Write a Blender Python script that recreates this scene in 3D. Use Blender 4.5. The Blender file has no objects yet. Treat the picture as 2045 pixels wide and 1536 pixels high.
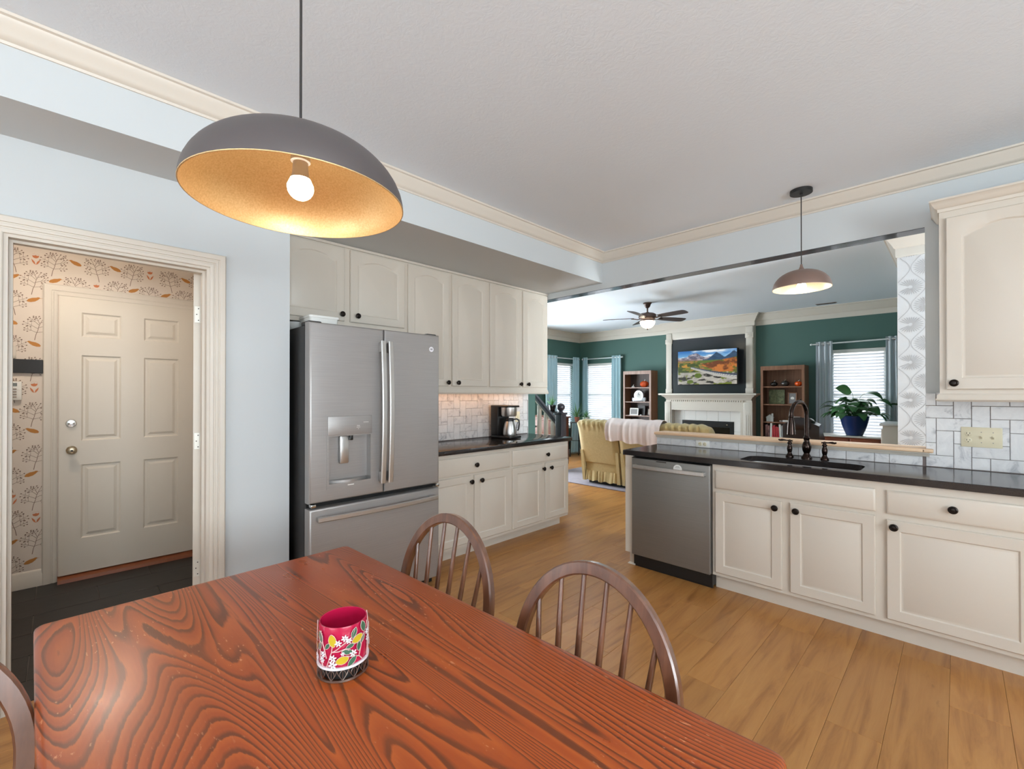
import bpy, bmesh, math, random
from mathutils import Vector, Matrix

random.seed(7)
scene = bpy.context.scene
COL = scene.collection
PI = math.pi

# ------------------------------------------------------------------ camera
cam_d = bpy.data.cameras.new('camera')
cam = bpy.data.objects.new('camera', cam_d)
COL.objects.link(cam)
cam_d.sensor_width = 36.0
cam_d.lens = 36.0 * 898.3 / 2045.0
cam_d.shift_y = 14.3 / 2045.0
cam_d.clip_start = 0.02
cam.location = (0, 0, 1.36)
cam.rotation_euler = (math.radians(90.3), 0, math.radians(44.75))
scene.camera = cam

# ------------------------------------------------------------------ world, light, exposure
W = bpy.data.worlds.new('overcast_sky')
scene.world = W
W.use_nodes = True
bg = W.node_tree.nodes['Background']
bg.inputs['Color'].default_value = (0.92, 0.96, 1.0, 1)
bg.inputs['Strength'].default_value = 1.6


def area_light(name, loc, rot, sx, sy, watts, color=(1, 1, 1)):
    d = bpy.data.lights.new(name, 'AREA')
    d.shape = 'RECTANGLE'
    d.size, d.size_y = sx, sy
    d.energy = watts
    d.color = color
    o = bpy.data.objects.new(name, d)
    o.location = loc
    o.rotation_euler = rot
    COL.objects.link(o)
    return o


DAY = (0.85, 0.945, 1.0)
# daylight through sliding door, blinds and assumed dining windows out of frame; unseen hall and stair windows added as fill
area_light('daylight_sliding_door', (-3.15, -2.9, 1.05), (0, math.radians(-90), 0), 2.05, 2.0, 50, DAY)
area_light('daylight_rear_window', (0.6, -4.5, 1.45), (math.radians(90), 0, 0), 3.6, 1.8, 18, DAY)
area_light('dining_window_fill', (3.85, -0.4, 1.55), (0, math.radians(90), 0), 1.4, 3.2, 215, DAY)
area_light('daylight_corner_window', (-5.675, 8.85, 1.33), (math.radians(-90), 0, 0), 0.75, 1.4, 14, DAY)
area_light('daylight_side_window', (-6.6, 7.93, 1.33), (0, math.radians(-90), 0), 1.4, 0.6, 11, DAY)
area_light('daylight_street_window', (-1.08, 8.85, 1.33), (math.radians(-90), 0, 0), 0.7, 1.4, 14, DAY)
area_light('stair_window_fill', (-6.6, 5.5, 1.05), (0, math.radians(-90), 0), 1.4, 2.6, 285, DAY)
area_light('hall_window_fill', (3.85, 4.5, 1.5), (0, math.radians(90), 0), 1.6, 0.9, 380, DAY)
# upward fill lights added outside the windows to brighten the ceilings
area_light('upward_fill_rear', (0.6, -6.6, 0.0), (math.radians(145), 0, 0), 4.5, 3.6, 590, DAY)
area_light('upward_fill_dining', (6.0, -0.4, 0.0), (0, math.radians(145), 0), 3.6, 3.6, 880, DAY)
area_light('upward_fill_stair', (-9.0, 5.5, 0.0), (0, math.radians(-145), 0), 3.2, 2.6, 40, DAY)
area_light('upward_fill_hall', (6.0, 4.5, 0.0), (0, math.radians(145), 0), 3.2, 1.6, 400, DAY)

vs = scene.view_settings
vs.view_transform = 'Standard'
vs.look = 'None'
vs.gamma = 1.0
vs.use_curve_mapping = False
vs.exposure = 0.0
scene.cycles.use_denoising = True
scene.cycles.adaptive_threshold = 0.1
scene.cycles.max_bounces = 6
scene.cycles.diffuse_bounces = 4
scene.cycles.glossy_bounces = 3
scene.cycles.transparent_max_bounces = 12
scene.cycles.sample_clamp_indirect = 6.0
scene.cycles.caustics_reflective = False
scene.cycles.caustics_refractive = False


# ------------------------------------------------------------------ materials
def lin(r, g, b):
    def f(c):
        c /= 255.0
        return c / 12.92 if c <= 0.04045 else ((c + 0.055) / 1.055) ** 2.4
    return (f(r), f(g), f(b), 1.0)


MATS = {}


class NT:
    def __init__(self, name):
        m = bpy.data.materials.new(name)
        m.use_nodes = True
        self.m, self.t = m, m.node_tree
        self.p = self.t.nodes['Principled BSDF']
        self.out = self.t.nodes['Material Output']

    def n(self, kind, **kw):
        nd = self.t.nodes.new(kind)
        for k, v in kw.items():
            if hasattr(nd, k):
                setattr(nd, k, v)
            else:
                nd.inputs[k.replace('_', ' ')].default_value = v
        return nd

    def l(self, a, b):
        self.t.links.new(a, b)

    def ramp(self, fac, stops):
        r = self.n('ShaderNodeValToRGB')
        el = r.color_ramp.elements
        while len(el) < len(stops):
            el.new(0.5)
        for e, (p, c) in zip(el, stops):
            e.position = p
            e.color = c if len(c) == 4 else (*c, 1)
        self.l(fac, r.inputs[0])
        return r.outputs[0]

    def math(self, op, a, b=None, c=None):
        nd = self.n('ShaderNodeMath')
        nd.operation = op
        for i, x in enumerate((a, b, c)):
            if x is None:
                continue
            if isinstance(x, (int, float)):
                nd.inputs[i].default_value = x
            else:
                self.l(x, nd.inputs[i])
        return nd.outputs[0]

    def mix(self, fac, a, b, blend='MIX'):
        nd = self.n('ShaderNodeMix')
        nd.data_type = 'RGBA'
        nd.blend_type = blend
        for s, x in ((nd.inputs[0], fac), (nd.inputs[6], a), (nd.inputs[7], b)):
            if isinstance(x, (int, float)):
                s.default_value = x
            elif isinstance(x, tuple):
                s.default_value = x
            else:
                self.l(x, s)
        return nd.outputs[2]

    def bump(self, height, strength=0.1, dist=0.002):
        b = self.n('ShaderNodeBump')
        b.inputs['Strength'].default_value = strength
        b.inputs['Distance'].default_value = dist
        self.l(height, b.inputs['Height'])
        self.l(b.outputs[0], self.p.inputs['Normal'])

    def coords(self, scale=(1, 1, 1), kind='OBJ', rot=(0, 0, 0)):
        if kind == 'WORLD':
            src = self.n('ShaderNodeNewGeometry').outputs['Position']
        else:
            src = self.n('ShaderNodeTexCoord').outputs['Object']
        mp = self.n('ShaderNodeMapping')
        mp.inputs['Scale'].default_value = scale
        mp.inputs['Rotation'].default_value = rot
        self.l(src, mp.inputs[0])
        return mp.outputs[0]

    def noise(self, vec, scale=5, detail=3, rough=0.5, dist=0.0):
        nd = self.n('ShaderNodeTexNoise')
        nd.inputs['Scale'].default_value = scale
        nd.inputs['Detail'].default_value = detail
        nd.inputs['Roughness'].default_value = rough
        nd.inputs['Distortion'].default_value = dist
        if vec is not None:
            self.l(vec, nd.inputs['Vector'])
        return nd.outputs['Fac']


def plain(name, rgb, rough=0.5, metal=0.0, bump=0.0, bscale=60, vary=0.0, coat=0.0, spec=0.5):
    t = NT(name)
    c = lin(*rgb)
    t.p.inputs['Base Color'].default_value = c
    t.p.inputs['Roughness'].default_value = rough
    t.p.inputs['Metallic'].default_value = metal
    t.p.inputs['Specular IOR Level'].default_value = spec
    if coat:
        t.p.inputs['Coat Weight'].default_value = coat
        t.p.inputs['Coat Roughness'].default_value = 0.15
    if bump or vary:
        v = t.coords((1, 1, 1), 'WORLD')
        n = t.noise(v, bscale, 3)
        if vary:
            lo = tuple(x * (1 - vary) for x in c[:3]) + (1,)
            hi = tuple(min(1, x * (1 + vary)) for x in c[:3]) + (1,)
            t.l(t.ramp(t.noise(v, bscale * 0.15, 4), [(0.3, lo), (0.7, hi)]), t.p.inputs['Base Color'])
        if bump:
            t.bump(n, bump, 0.003)
    MATS[name] = t.m
    return t.m


def emis(name, rgb, strength, base=None):
    t = NT(name)
    c = lin(*rgb)
    t.p.inputs['Base Color'].default_value = base or c
    t.p.inputs['Emission Color'].default_value = c
    t.p.inputs['Emission Strength'].default_value = strength
    MATS[name] = t.m
    return t.m


plain('wall_paint', (203, 208, 210), 0.7)
plain('green_paint', (74, 107, 99), 0.65)
plain('trim_paint', (214, 206, 194), 0.42)
plain('cabinet_paint', (210, 201, 188), 0.38)
plain('door_paint', (216, 208, 195), 0.42)
plain('wallpaper_ground', (222, 210, 198), 0.75)
plain('wallpaper_grey_ground', (214, 212, 211), 0.7)
plain('print_stem', (132, 112, 98), 0.8)
plain('print_ochre', (187, 128, 66), 0.8)
plain('print_coral', (203, 125, 84), 0.8)
plain('print_grey', (184, 181, 180), 0.75)
plain('bronze', (38, 31, 27), 0.32, 0.7)
plain('faucet_bronze', (52, 42, 38), 0.16, 0.95)
plain('black_plastic', (16, 16, 17), 0.4)
plain('black_gloss', (14, 14, 15), 0.15)
plain('black_metal', (26, 25, 25), 0.5)
plain('white_plastic', (232, 231, 226), 0.4)
plain('almond_plastic', (226, 216, 186), 0.4)
plain('slot_dark', (48, 44, 40), 0.6)
plain('chrome', (205, 205, 203), 0.18, 1.0)
plain('satin_brass', (178, 164, 140), 0.25, 1.0)
plain('hinge_white', (226, 224, 214), 0.4, 0.2)
plain('shade_outer', (96, 90, 90), 0.45, 0.45)
plain('shade_outer_copper', (142, 118, 108), 0.45, 0.4)
plain('lamp_cord', (42, 38, 37), 0.6)
plain('firebox_black', (24, 25, 27), 0.35)
plain('chimney_black', (44, 46, 50), 0.22)
plain('curtain_blue', (176, 206, 214), 0.85, bump=0.15, bscale=300)
plain('curtain_grey', (196, 204, 210), 0.85, bump=0.15, bscale=300)
plain('throw_blanket', (236, 220, 215), 0.9, bump=0.3, bscale=90)
plain('recliner_leather', (44, 33, 31), 0.3, bump=0.2, bscale=120)
plain('leaf_green', (62, 108, 60), 0.38, vary=0.35, bscale=60)
plain('succulent_green', (92, 140, 84), 0.5)
plain('glazed_blue', (38, 56, 104), 0.18)
plain('terracotta', (172, 98, 76), 0.8)
plain('soil', (52, 40, 32), 0.95)
plain('cherry_glass', (190, 26, 70), 0.12, spec=0.6)
plain('enamel_white', (238, 236, 240), 0.35)
plain('enamel_green', (66, 108, 84), 0.3)
plain('enamel_lemon', (206, 180, 46), 0.3)
plain('enamel_pink', (226, 186, 184), 0.35)
plain('pewter', (150, 136, 126), 0.35, 0.9)
plain('pumpkin_orange', (206, 84, 40), 0.25)
plain('glass_orange', (236, 92, 30), 0.15)
plain('glass_dark', (40, 36, 34), 0.12)
plain('glass_green', (62, 120, 66), 0.15)
plain('paper_white', (234, 232, 228), 0.7)
plain('photo_grey', (132, 130, 130), 0.5)
plain('frame_dark', (34, 30, 30), 0.45)
plain('canvas_green', (118, 124, 92), 0.7, vary=0.5, bscale=160)
plain('silver_clock', (176, 176, 180), 0.3, 0.6)
plain('book_red', (180, 44, 52), 0.6)
plain('book_blue', (52, 82, 150), 0.6)
plain('book_white', (222, 218, 210), 0.6)
plain('book_grey', (170, 170, 168), 0.6)
plain('book_floral', (132, 92, 88), 0.6, vary=0.6, bscale=200)
plain('ceramic_white', (226, 226, 222), 0.4)
plain('stone_grey', (160, 152, 148), 0.7)
plain('grout', (122, 110, 106), 0.9)
plain('floor_joint', (112, 72, 40), 0.8)
plain('threshold_wood', (134, 76, 46), 0.4)
plain('rod_white', (228, 232, 232), 0.35, 0.3)
plain('keypad_screen', (112, 116, 110), 0.3)
plain('keypad_button', (150, 138, 128), 0.5)
plain('fridge_side', (52, 51, 51), 0.45, 0.3)
plain('gasket_black', (10, 10, 10), 0.6)
plain('sink_steel', (186, 184, 182), 0.35, 0.5)
plain('header_gloss', (86, 86, 90), 0.12)
plain('fan_bronze', (96, 80, 74), 0.4, 0.6)
plain('fan_blade', (72, 64, 64), 0.5)
plain('glass_smoke', (60, 56, 52), 0.15)
plain('console_white', (224, 216, 206), 0.45)


def m_ceiling():
    t = NT('ceiling_texture')
    t.p.inputs['Base Color'].default_value = lin(232, 241, 250)
    t.p.inputs['Roughness'].default_value = 0.85
    v = t.coords((1, 1, 1), 'WORLD')
    n = t.noise(v, 26, 4, 0.6, 1.6)
    t.bump(t.ramp(n, [(0.42, (0, 0, 0)), (0.6, (1, 1, 1))]), 0.12, 0.003)
    MATS['ceiling_texture'] = t.m


def m_planks(name, dark, mid, light, scale=1.0, rough=0.36):
    t = NT(name)
    info = t.n('ShaderNodeObjectInfo')
    pos = t.n('ShaderNodeNewGeometry').outputs['Position']
    cmb = t.n('ShaderNodeCombineXYZ')
    t.l(t.math('MULTIPLY', info.outputs['Random'], 31.0), cmb.inputs[0])
    t.l(t.math('MULTIPLY', info.outputs['Random'], 57.0), cmb.inputs[1])
    add = t.n('ShaderNodeVectorMath')
    add.operation = 'ADD'
    t.l(pos, add.inputs[0])
    t.l(cmb.outputs[0], add.inputs[1])
    mp = t.n('ShaderNodeMapping')
    mp.inputs['Scale'].default_value = (9 * scale, 0.9 * scale, 9 * scale)
    t.l(add.outputs[0], mp.inputs[0])
    g = t.noise(mp.outputs[0], 1.6, 6, 0.62, 0.9)
    mp2 = t.n('ShaderNodeMapping')
    mp2.inputs['Scale'].default_value = (70 * scale, 3.0 * scale, 70 * scale)
    t.l(add.outputs[0], mp2.inputs[0])
    fine = t.noise(mp2.outputs[0], 2.0, 4, 0.6)
    mp3 = t.n('ShaderNodeMapping')
    mp3.inputs['Scale'].default_value = (7 * scale, 1.6 * scale, 7 * scale)
    t.l(add.outputs[0], mp3.inputs[0])
    knots = t.ramp(t.noise(mp3.outputs[0], 1.3, 4, 0.6, 1.4), [(0.22, (1, 1, 1)), (0.34, (0, 0, 0))])
    col = t.ramp(g, [(0.28, lin(*dark)), (0.5, lin(*mid)), (0.72, lin(*light))])
    col = t.mix(t.math('MULTIPLY', fine, 0.30), col, lin(*dark))
    col = t.mix(t.math('MULTIPLY', knots, 0.55), col, lin(dark[0] * .7, dark[1] * .62, dark[2] * .55))
    tone = t.math('MULTIPLY_ADD', info.outputs['Random'], 0.16, 0.92)
    hs = t.n('ShaderNodeHueSaturation')
    t.l(tone, hs.inputs['Value'])
    t.l(col, hs.inputs['Color'])
    t.l(hs.outputs[0], t.p.inputs['Base Color'])
    t.p.inputs['Roughness'].default_value = rough
    t.bump(fine, 0.08, 0.001)
    MATS[name] = t.m


def m_tabletop():
    """stained softwood: contour lines of a stretched height field give cathedral grain"""
    t = NT('table_wood')
    v = t.coords((0.62, 5.8, 1), 'OBJ', (0, 0, math.radians(-2)))
    hgt = t.noise(v, 0.85, 1.3, 0.35, 0.55)
    fine_v = t.coords((3, 60, 1))
    fine = t.noise(fine_v, 2.0, 4, 0.6)
    lines = t.math('FRACT', t.math('ADD', t.math('MULTIPLY', hgt, 44.0), t.math('MULTIPLY', fine, 0.35)))
    c0, c1, c2 = lin(184, 90, 36), lin(164, 74, 30), lin(90, 48, 28)
    col = t.ramp(lines, [(0.0, c0), (0.40, c1), (0.55, c1), (0.78, c2), (0.92, c2), (1.0, c0)])
    blotch = t.noise(t.coords((1, 2, 1)), 2.6, 4, 0.6)
    col = t.mix(t.ramp(blotch, [(0.35, (0, 0, 0)), (0.75, (0.5, 0.5, 0.5))]), col, lin(154, 82, 42))
    col = t.mix(t.math('MULTIPLY', fine, 0.3), col, lin(150, 64, 24))
    # worn flecks and scratches in the finish
    fl = t.noise(t.coords((9, 34, 1), 'OBJ', (0, 0, 0.25)), 4.0, 3, 0.55)
    flm = t.ramp(fl, [(0.64, (0, 0, 0)), (0.68, (0.7, 0.7, 0.7))])
    patch = t.ramp(t.noise(t.coords((1, 1, 1)), 5.5, 2), [(0.48, (0, 0, 0)), (0.62, (1, 1, 1))])
    fleck = t.math('MULTIPLY', flm, patch)
    col = t.mix(fleck, col, lin(216, 150, 108))
    t.l(col, t.p.inputs['Base Color'])
    t.l(t.math('MULTIPLY_ADD', blotch, 0.22, 0.20), t.p.inputs['Roughness'])
    t.p.inputs['Specular IOR Level'].default_value = 0.4
    t.bump(fine, 0.08, 0.001)
    MATS['table_wood'] = t.m


def m_wood(name, dark, light, axis='Z', rough=0.4, scale=1.0, coat=0.0):
    t = NT(name)
    s = {'X': (2, 26, 26), 'Y': (26, 2, 26), 'Z': (26, 26, 2)}[axis]
    v = t.coords(tuple(x * scale for x in s))
    n = t.noise(v, 1.2, 5, 0.6, 0.6)
    t.l(t.ramp(n, [(0.3, lin(*dark)), (0.7, lin(*light))]), t.p.inputs['Base Color'])
    t.p.inputs['Roughness'].default_value = rough
    if coat:
        t.p.inputs['Coat Weight'].default_value = coat
        t.p.inputs['Coat Roughness'].default_value = 0.28
    t.bump(n, 0.08, 0.001)
    MATS[name] = t.m


def m_marble():
    t = NT('marble_tile')
    info = t.n('ShaderNodeObjectInfo')
    pos = t.n('ShaderNodeNewGeometry').outputs['Position']
    cmb = t.n('ShaderNodeCombineXYZ')
    for i, k in enumerate((41.0, 23.0, 67.0)):
        t.l(t.math('MULTIPLY', info.outputs['Random'], k), cmb.inputs[i])
    add = t.n('ShaderNodeVectorMath')
    add.operation = 'ADD'
    t.l(pos, add.inputs[0])
    t.l(cmb.outputs[0], add.inputs[1])
    n = t.noise(add.outputs[0], 9, 6, 0.62, 1.8)
    vein = t.ramp(n, [(0.30, lin(168, 168, 172)), (0.44, lin(214, 213, 213)), (0.7, lin(226, 225, 224))])
    tone = t.math('MULTIPLY_ADD', info.outputs['Random'], 0.10, 0.93)
    hs = t.n('ShaderNodeHueSaturation')
    t.l(tone, hs.inputs['Value'])
    t.l(vein, hs.inputs['Color'])
    t.l(hs.outputs[0], t.p.inputs['Base Color'])
    t.p.inputs['Roughness'].default_value = 0.22
    MATS['marble_tile'] = t.m


def m_granite():
    t = NT('black_stone')
    n = t.noise(t.coords((1, 1, 1)), 420, 2, 0.6)
    t.l(t.ramp(n, [(0.45, lin(34, 30, 30)), (0.75, lin(62, 56, 54))]), t.p.inputs['Base Color'])
    t.p.inputs['Roughness'].default_value = 0.13
    t.p.inputs['Specular IOR Level'].default_value = 0.55
    MATS['black_stone'] = t.m


def m_steel(name, rgb, rough, axis, metal=0.85):
    t = NT(name)
    s = {'Y': (400, 4, 400), 'X': (4, 400, 400), 'Z': (400, 400, 4)}[axis]
    n = t.noise(t.coords(s), 1.0, 3, 0.6)
    c = lin(*rgb)
    t.l(t.ramp(n, [(0.3, tuple(x * 0.93 for x in c[:3])), (0.7, tuple(x * 1.05 for x in c[:3]))]), t.p.inputs['Base Color'])
    t.p.inputs['Metallic'].default_value = metal
    t.l(t.math('MULTIPLY_ADD', n, 0.1, rough - 0.05), t.p.inputs['Roughness'])
    MATS[name] = t.m


def m_fabric(name, a, b, scale=40, bump=0.3):
    t = NT(name)
    n = t.noise(t.coords((1, 1, 1)), scale, 5, 0.65)
    big = t.noise(t.coords((1, 1, 1)), 4, 3)
    t.l(t.mix(big, t.ramp(n, [(0.3, lin(*a)), (0.7, lin(*b))]), lin(*b)), t.p.inputs['Base Color'])
    t.p.inputs['Roughness'].default_value = 0.8
    t.p.inputs['Sheen Weight'].default_value = 0.3
    t.bump(n, bump, 0.004)
    MATS[name] = t.m


def m_attr(name, rough=0.5, emit=0.0):
    t = NT(name)
    a = t.n('ShaderNodeVertexColor')
    a.layer_name = 'print'
    t.l(a.outputs[0], t.p.inputs['Base Color'])
    t.p.inputs['Roughness'].default_value = rough
    if emit:
        t.p.inputs['Base Color'].default_value = (0, 0, 0, 1)
        t.t.links.remove(t.p.inputs['Base Color'].links[0])
        t.l(a.outputs[0], t.p.inputs['Emission Color'])
        t.p.inputs['Emission Strength'].default_value = emit
    MATS[name] = t.m


def m_glass():
    t = NT('window_glass')
    tr = t.n('ShaderNodeBsdfTransparent')
    gl = t.n('ShaderNodeBsdfGlossy')
    gl.inputs['Roughness'].default_value = 0.02
    mx = t.n('ShaderNodeMixShader')
    mx.inputs[0].default_value = 0.05
    t.l(tr.outputs[0], mx.inputs[1])
    t.l(gl.outputs[0], mx.inputs[2])
    t.l(mx.outputs[0], t.out.inputs[0])
    MATS['window_glass'] = t.m


def m_slat():
    t = NT('blind_slat')
    t.p.inputs['Base Color'].default_value = lin(240, 240, 242)
    t.p.inputs['Roughness'].default_value = 0.5
    tr = t.n('ShaderNodeBsdfTranslucent')
    tr.inputs[0].default_value = lin(245, 246, 250)
    mx = t.n('ShaderNodeMixShader')
    mx.inputs[0].default_value = 0.3
    t.l(t.p.outputs[0], mx.inputs[1])
    t.l(tr.outputs[0], mx.inputs[2])
    t.l(mx.outputs[0], t.out.inputs[0])
    MATS['blind_slat'] = t.m


def m_lining(name, dark, light, rough):
    t = NT(name)
    n = t.noise(t.coords((1, 1, 1)), 220, 3, 0.7)
    t.l(t.ramp(n, [(0.35, lin(*dark)), (0.65, lin(*light))]), t.p.inputs['Base Color'])
    t.p.inputs['Metallic'].default_value = 0.55
    t.p.inputs['Roughness'].default_value = rough
    MATS[name] = t.m


m_ceiling()
m_planks('oak_plank', (150, 96, 48), (188, 132, 72), (200, 146, 84), rough=0.31)
m_planks('dark_floor_tile', (24, 22, 21), (34, 31, 30), (44, 40, 38), 0.8, 0.42)
m_tabletop()
m_wood('chair_wood', (84, 50, 34), (124, 80, 56), 'Z', 0.26, 1.0, 1.0)
m_wood('shelf_wood_glare', (150, 120, 108), (184, 156, 144), 'Z', 0.5)  # bookcase front: glare put into the wood colour
m_wood('shelf_wood_dark', (58, 46, 44), (86, 66, 60), 'Z', 0.5)
m_wood('shelf_wood_brown', (116, 78, 56), (150, 106, 78), 'Z', 0.5)
m_wood('red_wood', (126, 58, 32), (160, 82, 46), 'X', 0.4)
m_wood('chest_wood', (84, 40, 24), (112, 58, 34), 'X', 0.45)
m_wood('ledge_wood', (222, 180, 142), (238, 206, 172), 'X', 0.4)
m_wood('dark_stair_wood', (40, 36, 40), (58, 54, 60), 'Z', 0.35)
m_marble()
m_granite()
m_steel('slate_steel', (170, 167, 165), 0.42, 'Y', 0.6)
m_steel('slate_steel_x', (138, 136, 132), 0.40, 'X', 0.65)
m_steel('bright_steel', (206, 205, 203), 0.34, 'Z', 1.0)
m_steel('bright_steel_y', (204, 203, 201), 0.36, 'Y', 1.0)
m_fabric('sofa_fabric', (172, 150, 98), (196, 174, 122))
m_fabric('rug_fabric', (82, 74, 88), (128, 118, 132), 14, 0.4)
m_attr('screen_picture', 0.3, 0.85)
m_glass()
m_slat()
m_lining('gold_lining', (216, 180, 128), (232, 202, 152), 0.45)
m_lining('cream_lining', (238, 224, 198), (246, 236, 214), 0.45)
emis('bulb_glow', (255, 226, 176), 60.0)
emis('fan_glass_glow', (255, 240, 214), 11.0)
emis('strip_glow', (255, 190, 132), 8.0)


# ------------------------------------------------------------------ mesh helpers
ORG = {}          # world position of each top-level thing, so its parts can be given in world coordinates


class MB:
    def __init__(self):
        self.v, self.f = [], []

    def add(self, vs_, fs_):
        o = len(self.v)
        self.v += [tuple(p) for p in vs_]
        self.f += [tuple(i + o for i in q) for q in fs_]
        return self

    def box(self, x0, x1, y0, y1, z0, z1):
        x0, x1 = sorted((x0, x1)); y0, y1 = sorted((y0, y1)); z0, z1 = sorted((z0, z1))
        v = [(x, y, z) for z in (z0, z1) for y in (y0, y1) for x in (x0, x1)]
        return self.add(v, [(0, 2, 3, 1), (4, 5, 7, 6), (0, 1, 5, 4), (2, 6, 7, 3), (0, 4, 6, 2), (1, 3, 7, 5)])

    def rbox(self, x0, x1, y0, y1, z0, z1, r=0.005, seg=2):
        bm = bmesh.new()
        bmesh.ops.create_cube(bm, size=1)
        x0, x1 = sorted((x0, x1)); y0, y1 = sorted((y0, y1)); z0, z1 = sorted((z0, z1))
        for q in bm.verts:
            q.co = ((x0 + x1) / 2 + q.co.x * (x1 - x0), (y0 + y1) / 2 + q.co.y * (y1 - y0), (z0 + z1) / 2 + q.co.z * (z1 - z0))
        r = min(r, 0.49 * min(x1 - x0, y1 - y0, z1 - z0))
        bmesh.ops.bevel(bm, geom=bm.edges[:], offset=r, segments=seg, profile=0.5, affect='EDGES')
        bm.verts.index_update()
        self.add([q.co[:] for q in bm.verts], [[q.index for q in f.verts] for f in bm.faces])
        bm.free()
        return self

    def loops(self, ls, cap0=True, cap1=True, closed=True):
        """skin a list of equally long vertex loops"""
        n = len(ls[0])
        vs_ = [p for l in ls for p in l]
        fs_ = []
        for k in range(len(ls) - 1):
            for i in range(n if closed else n - 1):
                j = (i + 1) % n
                fs_.append((k * n + i, k * n + j, (k + 1) * n + j, (k + 1) * n + i))
        if cap0:
            fs_.append(tuple(range(n - 1, -1, -1)))
        if cap1:
            fs_.append(tuple((len(ls) - 1) * n + i for i in range(n)))
        return self.add(vs_, fs_)

    def lathe(self, prof, c=(0, 0, 0), axis=(0, 0, 1), n=24, cap=True):
        ax = Vector(axis).normalized()
        q = Vector((0, 0, 1)).rotation_difference(ax)
        c = Vector(c)
        ls = []
        for r, z in prof:
            r = max(r, 1e-5)
            ls.append([c + q @ Vector((r * math.cos(2 * PI * i / n), r * math.sin(2 * PI * i / n), z)) for i in range(n)])
        return self.loops(ls, cap, cap)

    def tube(self, pts, r, n=10, cap=True):
        pts = [Vector(p) for p in pts]
        rs = r if isinstance(r, (list, tuple)) else [r] * len(pts)
        ls = []
        prev = None
        for i, p in enumerate(pts):
            t = (pts[min(i + 1, len(pts) - 1)] - pts[max(i - 1, 0)]).normalized()
            if prev is None:
                u = t.orthogonal().normalized()
            else:
                u = (prev - t * prev.dot(t)).normalized()
            prev = u
            w = t.cross(u)
            ls.append([p + (u * math.cos(2 * PI * k / n) + w * math.sin(2 * PI * k / n)) * rs[i] for k in range(n)])
        return self.loops(ls, cap, cap)

    def band(self, pts, side, width, depth, ch=0.0):
        """sweep a rectangular bar along pts; side = fixed depth direction"""
        pts = [Vector(p) for p in pts]
        sd = Vector(side).normalized()
        ls = []
        for i, p in enumerate(pts):
            t = (pts[min(i + 1, len(pts) - 1)] - pts[max(i - 1, 0)]).normalized()
            s = (sd - t * sd.dot(t)).normalized()
            u = t.cross(s)
            a, b = width / 2, depth / 2
            sec = [(-a + ch, -b), (a - ch, -b), (a, -b + ch), (a, b - ch), (a - ch, b), (-a + ch, b), (-a, b - ch), (-a, -b + ch)] if ch else [(-a, -b), (a, -b), (a, b), (-a, b)]
            ls.append([p + u * x + s * y for x, y in sec])
        return self.loops(ls)

    def prism(self, poly, to3, t0, t1):
        n = len(poly)
        return self.loops([[to3(p, t0) for p in poly], [to3(p, t1) for p in poly]])

    def grid(self, us, vs_, fn, thick=None):
        """fn(u, v) -> point"""
        nu, nv = len(us), len(vs_)
        pts = [fn(u, v) for v in vs_ for u in us]
        fs_ = [(j * nu + i, j * nu + i + 1, (j + 1) * nu + i + 1, (j + 1) * nu + i) for j in range(nv - 1) for i in range(nu - 1)]
        return self.add(pts, fs_)

    def shell_holes(self, us, vs_, holes, to3, t0, t1):
        """flat plate between the planes t0 and t1 on the grid us x vs_ with rectangular holes (u0,u1,v0,v1)"""
        us = sorted(set([round(u, 5) for u in us] + [round(h[i], 5) for h in holes for i in (0, 1)]))
        vs_ = sorted(set([round(u, 5) for u in vs_] + [round(h[i], 5) for h in holes for i in (2, 3)]))
        nu, nv = len(us), len(vs_)

        def solid(i, j):
            if i < 0 or j < 0 or i >= nu - 1 or j >= nv - 1:
                return False
            cu, cv = (us[i] + us[i + 1]) / 2, (vs_[j] + vs_[j + 1]) / 2
            return not any(h[0] < cu < h[1] and h[2] < cv < h[3] for h in holes)
        pts = [to3((u, v), t0) for v in vs_ for u in us] + [to3((u, v), t1) for v in vs_ for u in us]
        N = nu * nv
        fs_ = []
        for j in range(nv - 1):
            for i in range(nu - 1):
                if not solid(i, j):
                    continue
                a, b, c, d = j * nu + i, j * nu + i + 1, (j + 1) * nu + i + 1, (j + 1) * nu + i
                fs_ += [(a, d, c, b), (a + N, b + N, c + N, d + N)]
                for di, dj, e in ((0, -1, (a, b)), (1, 0, (b, c)), (0, 1, (c, d)), (-1, 0, (d, a))):
                    if not solid(i + di, j + dj):
                        fs_.append((e[0], e[1], e[1] + N, e[0] + N))
        return self.add(pts, fs_)

    def offset_sweep(self, path, prof, to3, closed=False):
        """mitred moulding: path = 2D points, profile = (offset to the right of the path, height)"""
        n = len(path)
        ls = []
        for i in range(n):
            p = Vector(path[i])
            nr = []
            for a, b in ((i - 1, i), (i, i + 1)):
                if not closed and (a < 0 or b >= n):
                    continue
                d = (Vector(path[b % n]) - Vector(path[a % n])).normalized()
                nr.append(Vector((d.y, -d.x)))
            m = nr[0] if len(nr) == 1 else (nr[0] + nr[1]) / (1 + nr[0].dot(nr[1]))
            ls.append([to3(p + m * a, b) for a, b in prof])
        if closed:
            ls.append(ls[0])
            return self.loops(ls, False, False)
        return self.loops(ls)

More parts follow.
